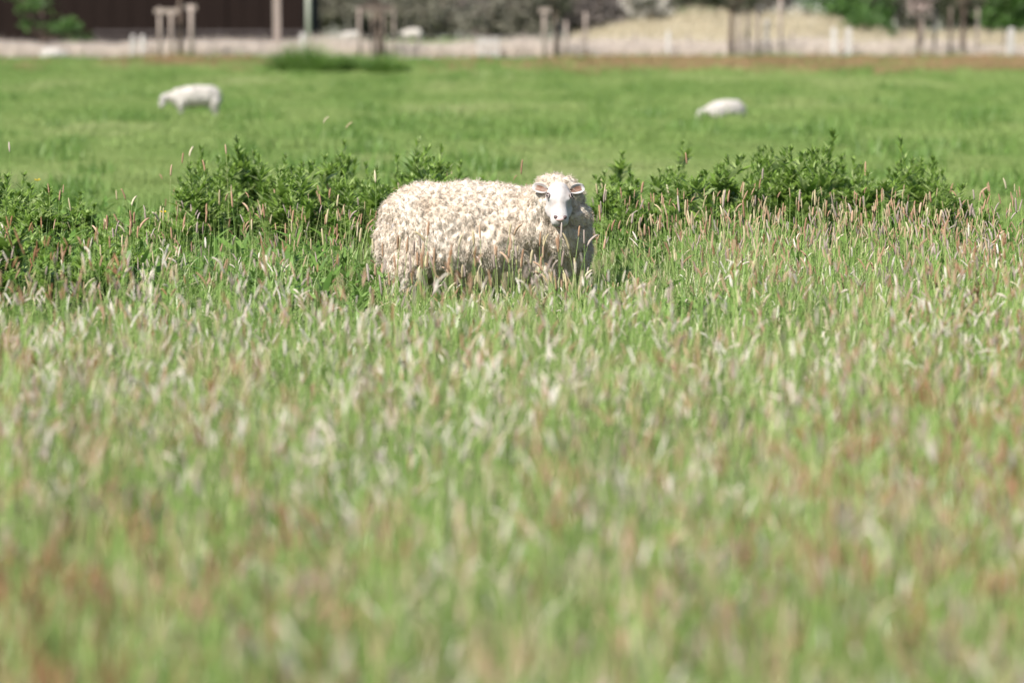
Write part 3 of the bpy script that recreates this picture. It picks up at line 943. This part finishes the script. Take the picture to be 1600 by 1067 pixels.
clump(36, -25, 160, 16.4, 18.4, [(-25, 246), (20, 252), (60, 286), (110, 290), (160, 318)],
      [(0, 'at the picture edge below the barn'), (70, 'below the blurred buttercup'), (140, 'at the inner end of the edge clump')], 'thistles of the clump below the barn')
clump(24, 140, 300, 16.6, 18.2, [(140, 318), (200, 330), (250, 318), (300, 290)],
      [(165, 'at the gap beside the edge clump'), (225, 'in the gap between the two clumps'), (285, 'in the gap beside the bank end')], 'thistles in the gap between the clumps')
clump(50, -40, 290, 13.9, 16.2, [(-40, 318), (60, 330), (160, 352), (290, 385)],
      [(0, 'in the dark corner among foxtails'), (110, 'among foxtails before the edge clump'), (230, 'among foxtails below the yellow buttercup')], 'low thistles among the foxtails', 70)

# broad-leaved ground weeds between the grass on the barn side
def weed_patch(seed):
    r = random.Random(seed)
    a = MB()
    for k in range(9):
        ox, oy = r.gauss(0, 0.1), r.gauss(0, 0.1)
        hh = r.uniform(0.12, 0.34)
        for i in range(12):
            z = hh * r.random()
            a.blade((ox, oy, z), r.uniform(0, 6.28), r.uniform(0.06, 0.13), r.uniform(0.4, 1.2), r.uniform(0.014, 0.028), 3, r.uniform(0.3, 1.2), r.uniform(-0.6, 0.6))
    return a.mesh('weed', M['weed'])
wp = []
for i in range(3600):
    y = random.uniform(13.2, 20.2)
    x = random.uniform(-1, 1) * half_w(y)
    px = 800 + x / y * FPX
    pr = smooth(620, 380, px) * smooth(13.2, 15.0, y) + (0.12 if px > 950 else 0)
    if y > 17 and (285 < px < 770 or 925 < px < 1540):
        pr = max(pr, 0.9)
    if 575 < px < 950 and y < 16.3:
        pr = 0
    if random.random() < pr * 0.75 and not in_sheep(x, y):
        wp.append((x, y))
grow('leafy_weeds', [weed_patch(i) for i in range(5)], wp, 0.8, 1.3, 'broad leaved dark green weeds between the foxtails on the barn side', 'weeds', lean=0.2)

# ------------------------------------------------------------------ foxtail stalks that can be told apart
def stalk_variant(seed):
    r = random.Random(seed)
    s, h, l = MB(), MB(), MB()
    nod = (0.05, 0.1, 0.15, 0.2, 0.5, 1.3)[seed % 6]
    pts, d = stalk_path(r, 1.0, r.uniform(0.02, 0.25))
    s.tube(pts, [0.0019, 0.0018, 0.0016, 0.0014, 0.0012], 4, False)
    hb = []
    for m in ('head_pink', 'head_straw', 'head_grey'):
        q = MB(); rr = random.Random(seed + 1)
        seed_head(q, Vector((0, 0, 0)), pts[-1] - pts[-2], d, rr, rr.uniform(0.062, 0.092), rr.uniform(0.0048, 0.0062), nod, 8)
        hb.append(q.mesh('seed_head', M[m], True))
    for k in range(2):
        l.blade((0, 0, 0.25 + 0.2 * k), r.uniform(0, 6.28), r.uniform(0.15, 0.25), r.uniform(0.2, 0.6), 0.005, 4, r.uniform(0.5, 1.5))
    return s.mesh('stem', M['stem']), hb, l.mesh('leaf_blade', M['leaf']), pts[-1]
SV = [stalk_variant(300 + i) for i in range(12)]
def foxtail(px, tip_y, Y, label, group, hue=None, hmin=0.3, hmax=0.8):
    p = on_ground(px, Y)
    h = min(hmax, max(hmin, at(px, tip_y, Y).z - 0.075))
    t = thing('foxtail_stalk', label, 'grass stalk', p, random.uniform(0, 6.28), group)
    s, hb, l, tip = random.choice(SV)
    o = link('stem', s, t); o.scale = (1, 1, h)
    o = link('seed_head', hb[hue if hue is not None else random.choice((0, 0, 0, 1, 1, 2))], t); o.location = (tip.x, tip.y, tip.z * h)
    k = random.uniform(0.85, 1.2); o.scale = (k, k, k)
    o = link('leaf_blade', l, t); o.location = (tip.x * 0.1, tip.y * 0.1, 0); o.scale = (1, 1, h)

for px, ty, Y, hue, lab in (
        (17, 218, 17.6, 2, 'tall dark foxtail stalk standing alone at the picture edge below the barn'),
        (262, 256, 17.9, 0, 'thick rust brown foxtail head beside the end of the thistle bank'),
        (273, 234, 18.2, 0, 'slim brown foxtail head rising against the green pasture beside the thistle bank'),
        (294, 226, 18.4, 1, 'straw coloured foxtail head highest against the pasture before the thistle bank'),
        (358, 222, 18.0, 0, 'long orange brown foxtail head in front of the tallest thistle tips'),
        (328, 250, 18.0, 0, 'short upright foxtail head before the barn-side end of the thistle bank'),
        (588, 266, 17.2, 1, 'pale foxtail head rising just behind the rump of the large sheep'),
        (807, 252, 17.6, 0, 'lone foxtail head sticking up above the back of the large sheep'),
        (502, 176, 21.5, 1, 'blurred pale foxtail head highest over the pasture behind the thistle bank'),
        (526, 182, 21.5, 1, 'second blurred pale foxtail head over the pasture behind the thistle bank'),
        (1075, 238, 18.0, 0, 'long jointed foxtail head standing before the lone thistle spire'),
        (1190, 262, 17.6, 2, 'feathery grey foxtail head before the broad thistle top'),
        (1352, 256, 17.8, 0, 'rust coloured foxtail head leaning before the dark end of the thistle bank'),
        (1576, 276, 17.4, 1, 'pale foxtail head at the far picture edge past the end of the thistle bank')):
    foxtail(px, ty, Y, lab, 'foxtails that stand out', hue, 0.3, 0.95)
def zone(n, x0, x1, y0, y1, hmin, hmax, marks, group):
    for i in range(n):
        px = random.uniform(x0, x1); Y = random.uniform(y0, y1)
        h = random.uniform(hmin, hmax); hue = random.choice((0, 0, 0, 1, 1, 2))
        size = ('short', 'middling', 'tall')[min(2, int(3 * (h - hmin) / (hmax - hmin)))]
        row = ('nearest rows', 'middle rows', 'rear rows')[min(2, int(3 * (Y - y0) / (y1 - y0)))]
        mark = min(marks, key=lambda m: abs(m[0] - px))[1]
        foxtail(px, at_y(px, Y, h), Y, '%s %s foxtail stalk, %s, %s' % (size, ('rust brown', 'straw coloured', 'mauve grey')[hue], row, mark), group, hue, 0.25, 0.8)
def at_y(px, Y, h):
    lo, hi = -200.0, 1200.0
    for _ in range(24):
        m = (lo + hi) / 2
        if at(px, m, Y).z > h: lo = m
        else: hi = m
    return lo
zone(90, 585, 920, 13.7, 15.3, 0.36, 0.62, [(620, 'before the rump fleece'), (690, 'before the hind flank'), (770, 'before the belly fleece'), (840, 'before the shoulder fleece'), (890, 'before the chest fleece')], 'foxtails in front of the large sheep')
zone(80, 925, 1260, 15.2, 18.4, 0.46, 0.72, [(950, 'right by the sheep chest'), (1010, 'past the turned head'), (1066, 'below the lone thistle spire'), (1130, 'below the lone grazing sheep'), (1190, 'below the broad thistle top'), (1245, 'before the highest spire')], 'foxtails beside the chest of the large sheep')
zone(52, 1260, 1600, 14.8, 17.6, 0.46, 0.70, [(1280, 'below the highest spire'), (1350, 'between highest and branched spires'), (1428, 'below the dark branched spire'), (1500, 'below the falling bank end'), (1570, 'at the far picture edge')], 'foxtails below the highest thistles')
zone(62, 150, 580, 14.8, 18.2, 0.44, 0.68, [(190, 'beside the edge clump'), (255, 'around the yellow buttercup'), (330, 'below the barn-side bank end'), (390, 'below the tallest thistle tip'), (460, 'midway to the rump'), (540, 'close behind the rump')], 'foxtails on the rump side')

def buttercup(px, py, Y, label, k=1.0):
    p = on_ground(px, Y)
    h = at(px, py, Y).z - p.z
    t = thing('buttercup', label, 'flower', p)
    s = MB(); s.tube([(0, 0, 0), (0.01, 0, h * 0.5), (0, 0, h)], [0.0018, 0.0016, 0.0014], 4, False)
    s.build('stem', M['stem'], t)
    for i in range(5):
        a = i * 2 * math.pi / 5
        b = MB()
        d = Vector((math.cos(a), math.sin(a), 0)); sd_ = Vector((-math.sin(a), math.cos(a), 0))
        c = Vector((0, 0, h))
        b.add([c, c + d * 0.012 * k + sd_ * 0.010 * k + Z * 0.006 * k, c + d * 0.024 * k + Z * 0.013 * k, c + d * 0.012 * k - sd_ * 0.010 * k + Z * 0.006 * k], [(0, 1, 2, 3)])
        b.build('petal', M['yellow'], t)
buttercup(255, 333, 16.6, 'yellow buttercup among foxtails in front of the thistle bank end', 1.1)
buttercup(59, 283, 19.4, 'blurred yellow buttercup at the pasture edge below the barn', 1.2)

# ------------------------------------------------------------------ trees, shrubs
def leaves(blobs, n, size, seed, squash=1.0):
    """n leaf-sized faces gathered in clumps through ellipsoids (centre, radii)"""
    r = np.random.default_rng(seed)
    vol = np.array([b[1][0] * b[1][1] * b[1][2] for b in blobs]) ** 0.7
    V, F = [], []
    which = r.choice(len(blobs), n, p=vol / vol.sum())
    cl = {}
    for bi, (c, rad) in enumerate(blobs):
        k = max(8, int(26 * (vol[bi] / vol.max()) ** 0.5))
        u = r.normal(0, 1, (k, 3)); u /= np.linalg.norm(u, axis=1)[:, None]
        rr = r.uniform(0.35, 1.0, k)[:, None]
        cl[bi] = np.array(c) + u * rr * np.array(rad)
    for i in range(n):
        bi = which[i]
        c = cl[bi][r.integers(len(cl[bi]))]
        rad = np.array(blobs[bi][1])
        p = c + r.normal(0, 0.17, 3) * rad
        a = r.normal(0, 1, 3); a /= np.linalg.norm(a)
        b = np.cross(a, r.normal(0, 1, 3)); b /= np.linalg.norm(b)
        s = size * r.uniform(0.6, 1.3)
        k = len(V)
        V += [tuple(p - a * s), tuple(p + b * s * 0.5), tuple(p + a * s), tuple(p - b * s * 0.5)]
        F.append((k, k + 1, k + 2, k + 3))
    m = MB(); m.v = V; m.f = F
    return m

def tree(name, label, cat, px, Y, blobs_px, n, size, leafmat, seed, trunk_r=0.12, group=None, bark=None, extra=None, lean=0.0):
    """blobs_px: crown pieces as (pixel x, pixel y, radius x m, radius z m) at distance Y"""
    base = on_ground(px, Y)
    t = thing(name, label, cat, base, 0, group)
    r = random.Random(seed)
    blobs = []
    for bx, by, rx, rz in blobs_px:
        c = at(bx, by, Y) - base
        blobs.append((tuple(c + Vector((0, r.uniform(-0.3, 0.3) * rx, 0))), (rx, rx * 0.9, rz)))
    leaves(blobs, n, size, seed).build('crown', leafmat, t)['kind'] = 'stuff'
    if extra:
        leaves(blobs, int(n * extra[1]), size * 0.8, seed + 1).build('blossom', extra[0], t)['kind'] = 'stuff'
    tr = MB()
    top = max(b[0][2] for b in blobs)
    fork = Vector((lean, 0, max(0.4, min(b[0][2] - b[1][2] * 0.5 for b in blobs))))
    tr.tube([(0, 0, -0.05), fork * 0.5 + Vector((r.gauss(0, 0.03), 0, 0)), fork, Vector((fork.x, 0, max(fork.z + 0.2, top)))], [trunk_r * 1.25, trunk_r, trunk_r * 0.85, trunk_r * 0.3], 8)
    tr.build('trunk', bark or M['bark'], t, True)
    for c, rad in blobs:
        for k in range(3):
            tip = Vector(c) + Vector((r.uniform(-0.7, 0.7) * rad[0], r.uniform(-0.6, 0.6) * rad[1], r.uniform(-0.2, 0.7) * rad[2]))
            b = MB(); m = fork.lerp(tip, 0.5) + Vector((0, 0, 0.15 * rad[2]))
            b.tube([fork, m, tip], [trunk_r * 0.55, trunk_r * 0.35, trunk_r * 0.1], 5)
            b.build('limb', bark or M['bark'], t, True)
    return t

# the grey hedge beyond the reeds
HG = 'grey shrubs of the far hedge'
hedge = [(505, 168, -5, 3.2, 3.0, 'willow', 'pale grey shrub next to the pale pole at the barn corner'),
         (548, 178, -25, 3.4, 3.2, 'twig', 'dark bare shrub rising behind the guarded sapling with the dark crossbar'),
         (612, 170, 0, 3.2, 2.6, 'willow', 'rounded grey willow just past the sapling with the dark crossbar'),
         (672, 166, 10, 3.3, 2.3, 'willow', 'broad low grey willow between the far white sheep and the slatted gate'),
         (722, 180, -20, 3.3, 3.4, 'willow', 'tall grey willow over the reeds before the slatted gate'),
         (762, 174, 5, 2.2, 2.6, 'twig', 'dark mauve shrub directly behind the slatted gate'),
         (815, 168, 5, 3.0, 2.4, 'willow', 'grey green willow just past the slatted gate'),
         (868, 182, -25, 3.4, 3.4, 'twig', 'tall dark shrub behind the sapling with the rusty stakes'),
         (920, 170, 8, 3.0, 2.4, 'twig', 'mauve grey shrub at the foot of the dry embankment'),
         (960, 178, -15, 2.8, 3.2, 'twig', 'dark shrub behind the white blossoming hawthorn')]
for i, (px, Y, by, rx, rz, m, lab) in enumerate(hedge):
    tree('hedge_shrub', lab, 'shrub', px, Y, [(px, by, rx, rz), (px - 30, by + 18, rx * 0.6, rz * 0.55), (px + 32, by + 20, rx * 0.6, rz * 0.5), (px + 5, by + 34, rx * 0.8, 0.9)], 2600, 0.2, M[m], 400 + i, 0.1, HG)

# behind the embankment
BG = 'trees behind the embankment'
for i, (px, Y, by, rx, rz, m, lab) in enumerate([
        (1075, 195, -10, 3.0, 2.8, 'twig', 'bare brown tree behind the green mound on the embankment'),
        (1120, 188, -20, 2.6, 2.6, 'dark_leaf', 'dark tree behind the cluster of staked saplings'),
        (1195, 200, -20, 3.0, 2.8, 'twig', 'bare tree between the staked saplings and the blue roofed house'),
        (1330, 185, 0, 3.2, 2.6, 'green_leaf', 'fresh green tree next to the blue roofed house'),
        (1385, 192, -15, 3.0, 3.0, 'twig', 'bare brown tree behind the pink blossoming sapling'),
        (1475, 180, -5, 3.2, 2.8, 'dark_leaf', 'dark brown tree behind the row of thin trunks'),
        (1535, 176, -2, 2.8, 2.6, 'dark_leaf', 'second dark tree behind the thin trunks, nearer the picture edge'),
        (1590, 174, 0, 2.6, 2.4, 'green_leaf', 'bright green tree at the picture edge behind the bleached post')]):
    tree('field_tree', lab, 'tree', px, Y, [(px, by, rx, rz), (px - 28, by + 16, rx * 0.55, rz * 0.5), (px + 28, by + 18, rx * 0.55, rz * 0.5)], 2400, 0.2, M[m], 440 + i, 0.14, BG)

tree('hawthorn', 'white blossoming hawthorn bush on the dry embankment', 'bush', 1012, 146, [(1005, 12, 1.1, 0.8), (1035, 8, 0.8, 0.7), (990, 2, 0.7, 0.6), (1020, 28, 0.8, 0.5)], 900, 0.1, M['dark_leaf'], 470, 0.07, extra=(M['blossom'], 1.6))
tree('bush', 'rounded green bush beside the pair of bleached posts', 'bush', 1352, 142, [(1352, 38, 1.2, 0.75), (1330, 46, 0.8, 0.5), (1380, 44, 0.8, 0.55)], 1600, 0.1, M['green_leaf'], 471, 0.06)
tree('bush', 'low green bush on the embankment next to the hawthorn', 'bush', 1078, 147, [(1075, 24, 1.2, 0.42), (1052, 32, 0.8, 0.3), (1100, 20, 0.6, 0.3)], 1100, 0.09, M['green_leaf'], 472, 0.05)
tree('elder_tree', 'green leafy tree with spreading low branches in front of the dark barn', 'tree', 70, 131, [(98, 44, 1.1, 0.55), (55, 6, 0.9, 0.55), (125, 60, 0.8, 0.3), (42, 42, 0.5, 0.4), (20, -20, 1.0, 0.6)], 1700, 0.1, M['green_leaf'], 473, 0.09)

# far wood that closes the view
r_ = np.random.default_rng(5)
fw = [((x, 285 + r_.uniform(-8, 8), 1.3 + r_.uniform(2, 7)), (4.5, 3.5, r_.uniform(3.0, 4.5))) for x in np.arange(-95, 96, 2.6)]
fw += [((x, 292, 9), (5, 3, 4)) for x in np.arange(-95, 96, 5)]
tag(leaves(fw, 26000, 0.55, 6).build('far_wood', M['wood_far']), 'far grey green wood closing the view behind all hedges', 'wood', kind='stuff')

# ------------------------------------------------------------------ embankment
def make_bank():
    mb = MB()
    xs = np.arange(2.0, 36.1, 0.8); ys = np.arange(133.5, 164, 1.0)
    def h(x, y):
        a = smooth(2.0, 8.5, x) * (1 - 0.8 * smooth(14.5, 20, x)) * (1 - smooth(30, 36, x))
        b = smooth(133.5, 144, y) * (1 - smooth(150, 163.5, y))
        return 0.60 + 0.75 * smooth(131, 143, y) - 0.05 + 0.75 * a * b * (1.6 + 0.7 * noise.noise(Vector((x * 0.23, y * 0.2, 0))) + 0.25 * noise.noise(Vector((x * 0.9, y * 0.6, 4))))
    v = [(x, y, h(x, y)) for y in ys for x in xs]
    nx = len(xs)
    mb.add(v, [(j * nx + i, j * nx + i + 1, (j + 1) * nx + i + 1, (j + 1) * nx + i) for j in range(len(ys) - 1) for i in range(nx - 1)])
    tag(mb.build('embankment', M['bank'], shade=True), 'sandy dry grass embankment behind the reeds', 'embankment', kind='structure')
    a = MB(); r = random.Random(3)
    for i in range(16000):
        x, y = r.uniform(3, 26), r.uniform(134, 152)
        a.blade((x, y, h(x, y) - 0.02), r.uniform(0, 6.28), r.uniform(0.15, 0.55) * (1 + 0.8 * noise.noise(Vector((x * 0.7, y * 0.4, 9)))), r.uniform(0, 0.5), 0.03, 2, 0.6)
    tag(a.build('bank_grass', M['bank']), 'dry yellow grass covering the embankment', 'grass', kind='stuff')
make_bank()

# ------------------------------------------------------------------ barn
def make_barn():
    Y0 = 138.0
    xl, xr = at(-190, 60, Y0).x, at(474, 60, Y0).x
    t = thing('barn', 'long dark brown timber barn behind the reeds', 'barn', ((xl + xr) / 2, Y0 + 6, 0.95))
    W, D, H = xr - xl, 12.0, 4.6
    m = MB(); m.box((0, 0, H / 2 + 0.4), (W, D, H - 0.0)); m.build('wall', M['barn'], t)
    m = MB(); m.box((0, 0, 0.2), (W + 0.06, D + 0.06, 0.5)); m.build('plinth', M['plinth'], t)
    m = MB()
    e, hz = 0.5, 2.6
    a, b = W / 2 + 0.4, D / 2 + e
    z0 = H + 0.405
    m.add([(-a, -b, z0), (a, -b, z0), (a, b, z0), (-a, b, z0), (-a, 0, z0 + hz), (a, 0, z0 + hz)], [(0, 1, 5, 4), (2, 3, 4, 5), (0, 4, 3), (1, 2, 5), (3, 2, 1, 0)])
    m.build('roof', M['barn_roof'], t)
    for i in range(int(W / 0.9)):
        x = -W / 2 + 0.45 + i * 0.9
        m = MB(); m.box((x, -D / 2 - 0.012, 2.75), (0.06, 0.04, 4.3)); m.build('batten', M['barn'], t)
    m = MB(); m.box((W / 2 - 5.2, -D / 2 - 0.04, 2.05), (3.0, 0.06, 3.0)); d = m.build('door', M['barn'], t)
    m = MB(); m.box((W / 2 - 5.2, -D / 2 - 0.09, 3.62), (6.2, 0.05, 0.10)); m.build('door_rail', M['plinth'], d)
make_barn()
p = on_ground(484, 135.5)
m = MB(); m.tube([(0, 0, 0), (0, 0, 2.5), (0, 0, 5.2)], [0.12, 0.11, 0.10], 10)
t = thing('pole', 'pale greenish pole at the corner of the dark barn', 'pole', p); m.build('shaft', M['pale_pole'], t, True)
m = MB(); m.tube([(0, 0, 5.2), (0, 0, 5.26)], [0.13, 0.06], 10); m.build('cap', M['pale_pole'], t, True)

# rail fence before the barn
t = thing('rail_fence', 'grey rail fence along the foot of the dark barn', 'fence', on_ground(330, 133.5))
bx = t.location.x
x0, x1 = at(150, 60, 133.5).x - bx, at(472, 60, 133.5).x - bx
for i in range(6):
    x = x0 + (x1 - x0) * i / 5
    m = MB(); m.box((x, 0, 0.6), (0.10, 0.10, 1.25)); m.build('post', M['plinth'], t)
for z in (0.45, 0.8, 1.12):
    m = MB(); m.box(((x0 + x1) / 2, -0.08, z), (x1 - x0 + 0.2, 0.04, 0.13)); m.build('rail', M['plinth'], t)

# ------------------------------------------------------------------ posts, gate, guarded saplings
def post(px, ty, Y, wd, label, mt='white_post', group='bleached posts along the ditch'):
    p = on_ground(px, Y)
    h = at(px, ty, Y).z - p.z
    t = thing('fence_post', label, 'post', p, random.uniform(-0.3, 0.3), group)
    m = MB(); m.box((0, 0, h / 2 - 0.1), (wd, wd, h + 0.2)); m.build('shaft', M[mt], t)
    m = MB(); m.add([(-wd / 2, -wd / 2, h + .001), (wd / 2, -wd / 2, h + .001), (wd / 2, wd / 2, h + .001), (-wd / 2, wd / 2, h + .001), (0, 0, h + wd * 0.35)], [(0, 1, 4), (1, 2, 4), (2, 3, 4), (3, 0, 4)])
    m.build('cap', M[mt], t)
for px, ty, Y, wd, lab in ((211, 57, 120.8, 0.17, 'bleached post of the close pair in front of the barn, farther from the pole'),
                       (226, 57, 120.8, 0.17, 'bleached post of the close pair in front of the barn, nearer the pole'),
                       (475, 54, 122.0, 0.20, 'short bleached post at the foot of the pale barn corner pole'),
                       (1043, 50, 121.5, 0.14, 'pale post in the reeds below the hawthorn'),
                       (1300, 46, 120.8, 0.20, 'bleached post of the pair below the green bush, nearer the embankment'),
                       (1323, 46, 120.8, 0.20, 'bleached post of the pair below the green bush, nearer the thin trunks'),
                       (1575, 46, 120.8, 0.22, 'bleached post at the picture edge beyond the thin trunks')):
    post(px, ty, Y, wd, lab)
post(435, -25, 125, 0.30, 'tall thick weathered post standing before the dark barn', 'stake', 'tall posts')

g0, g1 = on_ground(748, 121), on_ground(778, 121)
t = thing('slatted_gate', 'small pale slatted gate in the reeds midway along the ditch', 'gate', (g0 + g1) / 2)
W = (g1 - g0).length
for i in range(5):
    m = MB(); m.box((-W / 2 + W * i / 4, 0, 0.5), (0.09, 0.03, 1.0)); m.build('slat', M['white_post'], t)
for z in (0.25, 0.8):
    m = MB(); m.box((0, 0.04, z), (W + 0.1, 0.03, 0.09)); m.build('rail', M['white_post'], t)

def guard(Y, stakes, bars, label, group='stake frames guarding saplings'):
    """stakes: (px, top_y, material, radius); bars: (px0, px1, y, material)"""
    b = on_ground(sum(s[0] for s in stakes) / len(stakes), Y)
    t = thing('tree_guard', label, 'tree guard', b, 0, group)
    for k, (px, ty, mt, rad) in enumerate(stakes):
        yy = Y + (0.35 if k % 2 else -0.35)
        q = on_ground(px, yy) - b
        h = at(px, ty, yy).z - b.z
        rad *= 0.8; m = MB(); m.tube([q - Z * 0.1, q + Z * h * 0.5, q + Z * h], [rad, rad, rad * 0.95], 8); m.build('stake', M[mt], t, True)
    for k, (a0, a1, y, mt) in enumerate(bars):
        yy = Y + (0.35 if k % 2 else -0.35) - 0.1
        c0, c1 = at(a0, y, yy) - b, at(a1, y, yy) - b
        m = MB(); m.box((c0 + c1) / 2, ((c1 - c0).length, 0.04, 0.20)); m.build('crossbar', M[mt], t)
guard(119.6, [(253, 12, 'stake', 0.10), (271, 14, 'stake', 0.10), (302, 8, 'stake', 0.12)], [(241, 279, 18, 'stake'), (277, 307, 12, 'stake')], 'weathered three-stake tree guard with two crossbars in front of the barn')
guard(121, [(563, 12, 'stake', 0.08), (583, 8, 'dark_stake', 0.08), (601, 8, 'dark_stake', 0.09), (617, 12, 'stake', 0.07)], [(564, 618, 15, 'dark_stake'), (572, 612, 9, 'dark_stake')], 'tree guard with a dark crossbar in the middle of the hedge')
guard(121, [(850, 14, 'stake', 0.09), (872, 34, 'stake', 0.08), (884, 34, 'stake', 0.08), (914, 20, 'stake', 0.08)], [(842, 860, 17, 'stake')], 'tree guard of pale rusty stakes at the foot of the embankment')
guard(122, [(1152, 8, 'stake', 0.10), (1166, 22, 'stake', 0.10), (1182, 4, 'stake', 0.10), (1196, 30, 'white_post', 0.10), (1217, -10, 'stake', 0.09)], [(1146, 1170, 18, 'stake')], 'tree guard of many stakes below the embankment crest')
guard(122, [(1437, 24, 'stake', 0.10), (1457, 14, 'stake', 0.09), (1481, 10, 'dark_stake', 0.07), (1523, 12, 'stake', 0.09)], [(1433, 1460, 26, 'stake')], 'tree guard of thin pale stakes nearest the picture edge')
SG = 'guarded saplings along the ditch'
def sapling(px, Y, blobs, m, lab, seed, extra=None, tr=0.09):
    tree('sapling', lab, 'young tree', px, Y, blobs, 420, 0.09, M[m], seed, tr, SG, extra=extra)
sapling(284, 119.7, [(284, -55, 0.9, 0.8)], 'green_leaf', 'young tree within the weathered guard before the barn', 500)
sapling(593, 121.1, [(592, -22, 0.9, 0.6), (580, -4, 0.5, 0.3)], 'twig', 'dark stemmed young tree within the guard with the dark crossbar', 501, tr=0.12)
sapling(868, 121.1, [(872, 2, 0.8, 0.55), (860, -14, 0.7, 0.5), (884, 16, 0.45, 0.3)], 'dark_leaf', 'dark crowned young tree within the rusty stakes', 502)
sapling(1141, 121.6, [(1148, -2, 0.8, 0.7), (1160, 14, 0.55, 0.45), (1185, -6, 0.7, 0.5)], 'dark_leaf', 'dark crowned young tree within the many stakes', 503, tr=0.12)
sapling(1432, 121.6, [(1432, 8, 0.55, 0.6), (1442, -10, 0.7, 0.5)], 'twig', 'pink blossoming young tree within the thin pale stakes', 504, (M['pink_blossom'], 2.0))
sapling(1501, 122.2, [(1500, -4, 0.9, 0.7), (1530, 4, 0.9, 0.6), (1480, 8, 0.6, 0.5)], 'dark_leaf', 'dark trunked young tree among the thin pale stakes', 505, tr=0.1)

# a light wire fence running through the reeds
wf = thing('wire_fence', 'thin wire fence on slender stakes running through the pale reeds', 'fence', on_ground(1040, 123.5))
fx0, fx1 = at(490, 60, 123.5).x - wf.location.x, at(1660, 60, 123.5).x - wf.location.x
k = 0
while fx0 + k * 2.3 < fx1:
    m = MB(); x = fx0 + k * 2.3 + random.uniform(-0.15, 0.15); ln = random.uniform(-0.05, 0.05)
    m.tube([(x, 0, -0.1), (x + ln, 0, random.uniform(1.05, 1.25))], [0.045, 0.04], 6); m.build('stake', M['stake'], wf); k += 1
for z in (0.4, 0.7, 1.0):
    m = MB(); m.tube([(fx0, -0.05, z), ((fx0 + fx1) / 2, -0.05, z - 0.03), (fx1, -0.05, z)], [0.006] * 3, 4); m.build('wire', M['wire'], wf)

# green clumps of rush on the near side of the ditch
def rush(px, Y, rx, h, label):
    t = MB(); r = random.Random(int(px))
    for i in range(int(700 * rx)):
        a = r.uniform(0, 6.28); q = r.random() ** 0.5
        hh = h * (1 - 0.6 * q * q) * r.uniform(0.7, 1.1)
        t.blade((q * rx * math.cos(a), q * rx * 0.6 * math.sin(a), 0), a + r.uniform(-0.7, 0.7), hh, 0.15 + 0.5 * q, 0.022, 3, r.uniform(0.2, 0.9))
    o = t.build('rush_clump', M['weed'])
    o.location = on_ground(px, Y)
    tag(o, label, 'rushes', 'rush clumps along the pasture edge')
rush(478, 94, 1.2, 1.35, 'largest dark green rush mound below the barn corner')
rush(545, 95, 1.1, 0.85, 'flatter rush mound right beside the largest mound')
rush(606, 92, 0.7, 0.95, 'rush mound below the guard with the dark crossbar')
rush(283, 117, 0.8, 0.4, 'rush tuft at the foot of the weathered guard before the barn')
rush(760, 118, 0.8, 0.32, 'small rush tuft below the slatted gate')
rush(884, 117, 1.0, 0.36, 'small rush tuft below the rusty stakes')
rush(1195, 117, 1.1, 0.42, 'rush tuft below the guard of many stakes')
rush(1345, 117, 1.0, 0.4, 'rush tuft beside the bleached pair of posts')
rush(1480, 117, 1.2, 0.36, 'rush tuft below the thin pale stakes')

# house with a blue roof behind the trees
hb = on_ground(1258, 232)
t = thing('house', 'grey house with a blue slate roof behind the embankment', 'house', hb, R(8))
m = MB(); m.box((0, 4, 1.9), (6.5, 8, 3.8)); m.build('wall', M['render_wall'], t)
m = MB(); a, b, z0, hz = 3.7, 4.5, 3.805, 2.4
m.add([(-a, 4 - b, z0), (a, 4 - b, z0), (a, 4 + b, z0), (-a, 4 + b, z0), (-a, 4, z0 + hz), (a, 4, z0 + hz)], [(0, 1, 5, 4), (2, 3, 4, 5), (0, 4, 3), (1, 2, 5), (3, 2, 1, 0)])
rf = m.build('roof', M['slate'], t)
m = MB(); m.box((1.8, 4, z0 + hz), (0.6, 0.6, 1.2)); m.build('chimney', M['render_wall'], rf)
for x in (-2, 0, 2):
    m = MB(); m.box((x, -0.01, 2.0), (0.9, 0.06, 1.2)); w_ = m.build('window', M['white_post'], t)
    m = MB(); m.box((x, -0.05, 2.0), (0.75, 0.03, 1.05)); m.build('pane', M['glass'], w_)
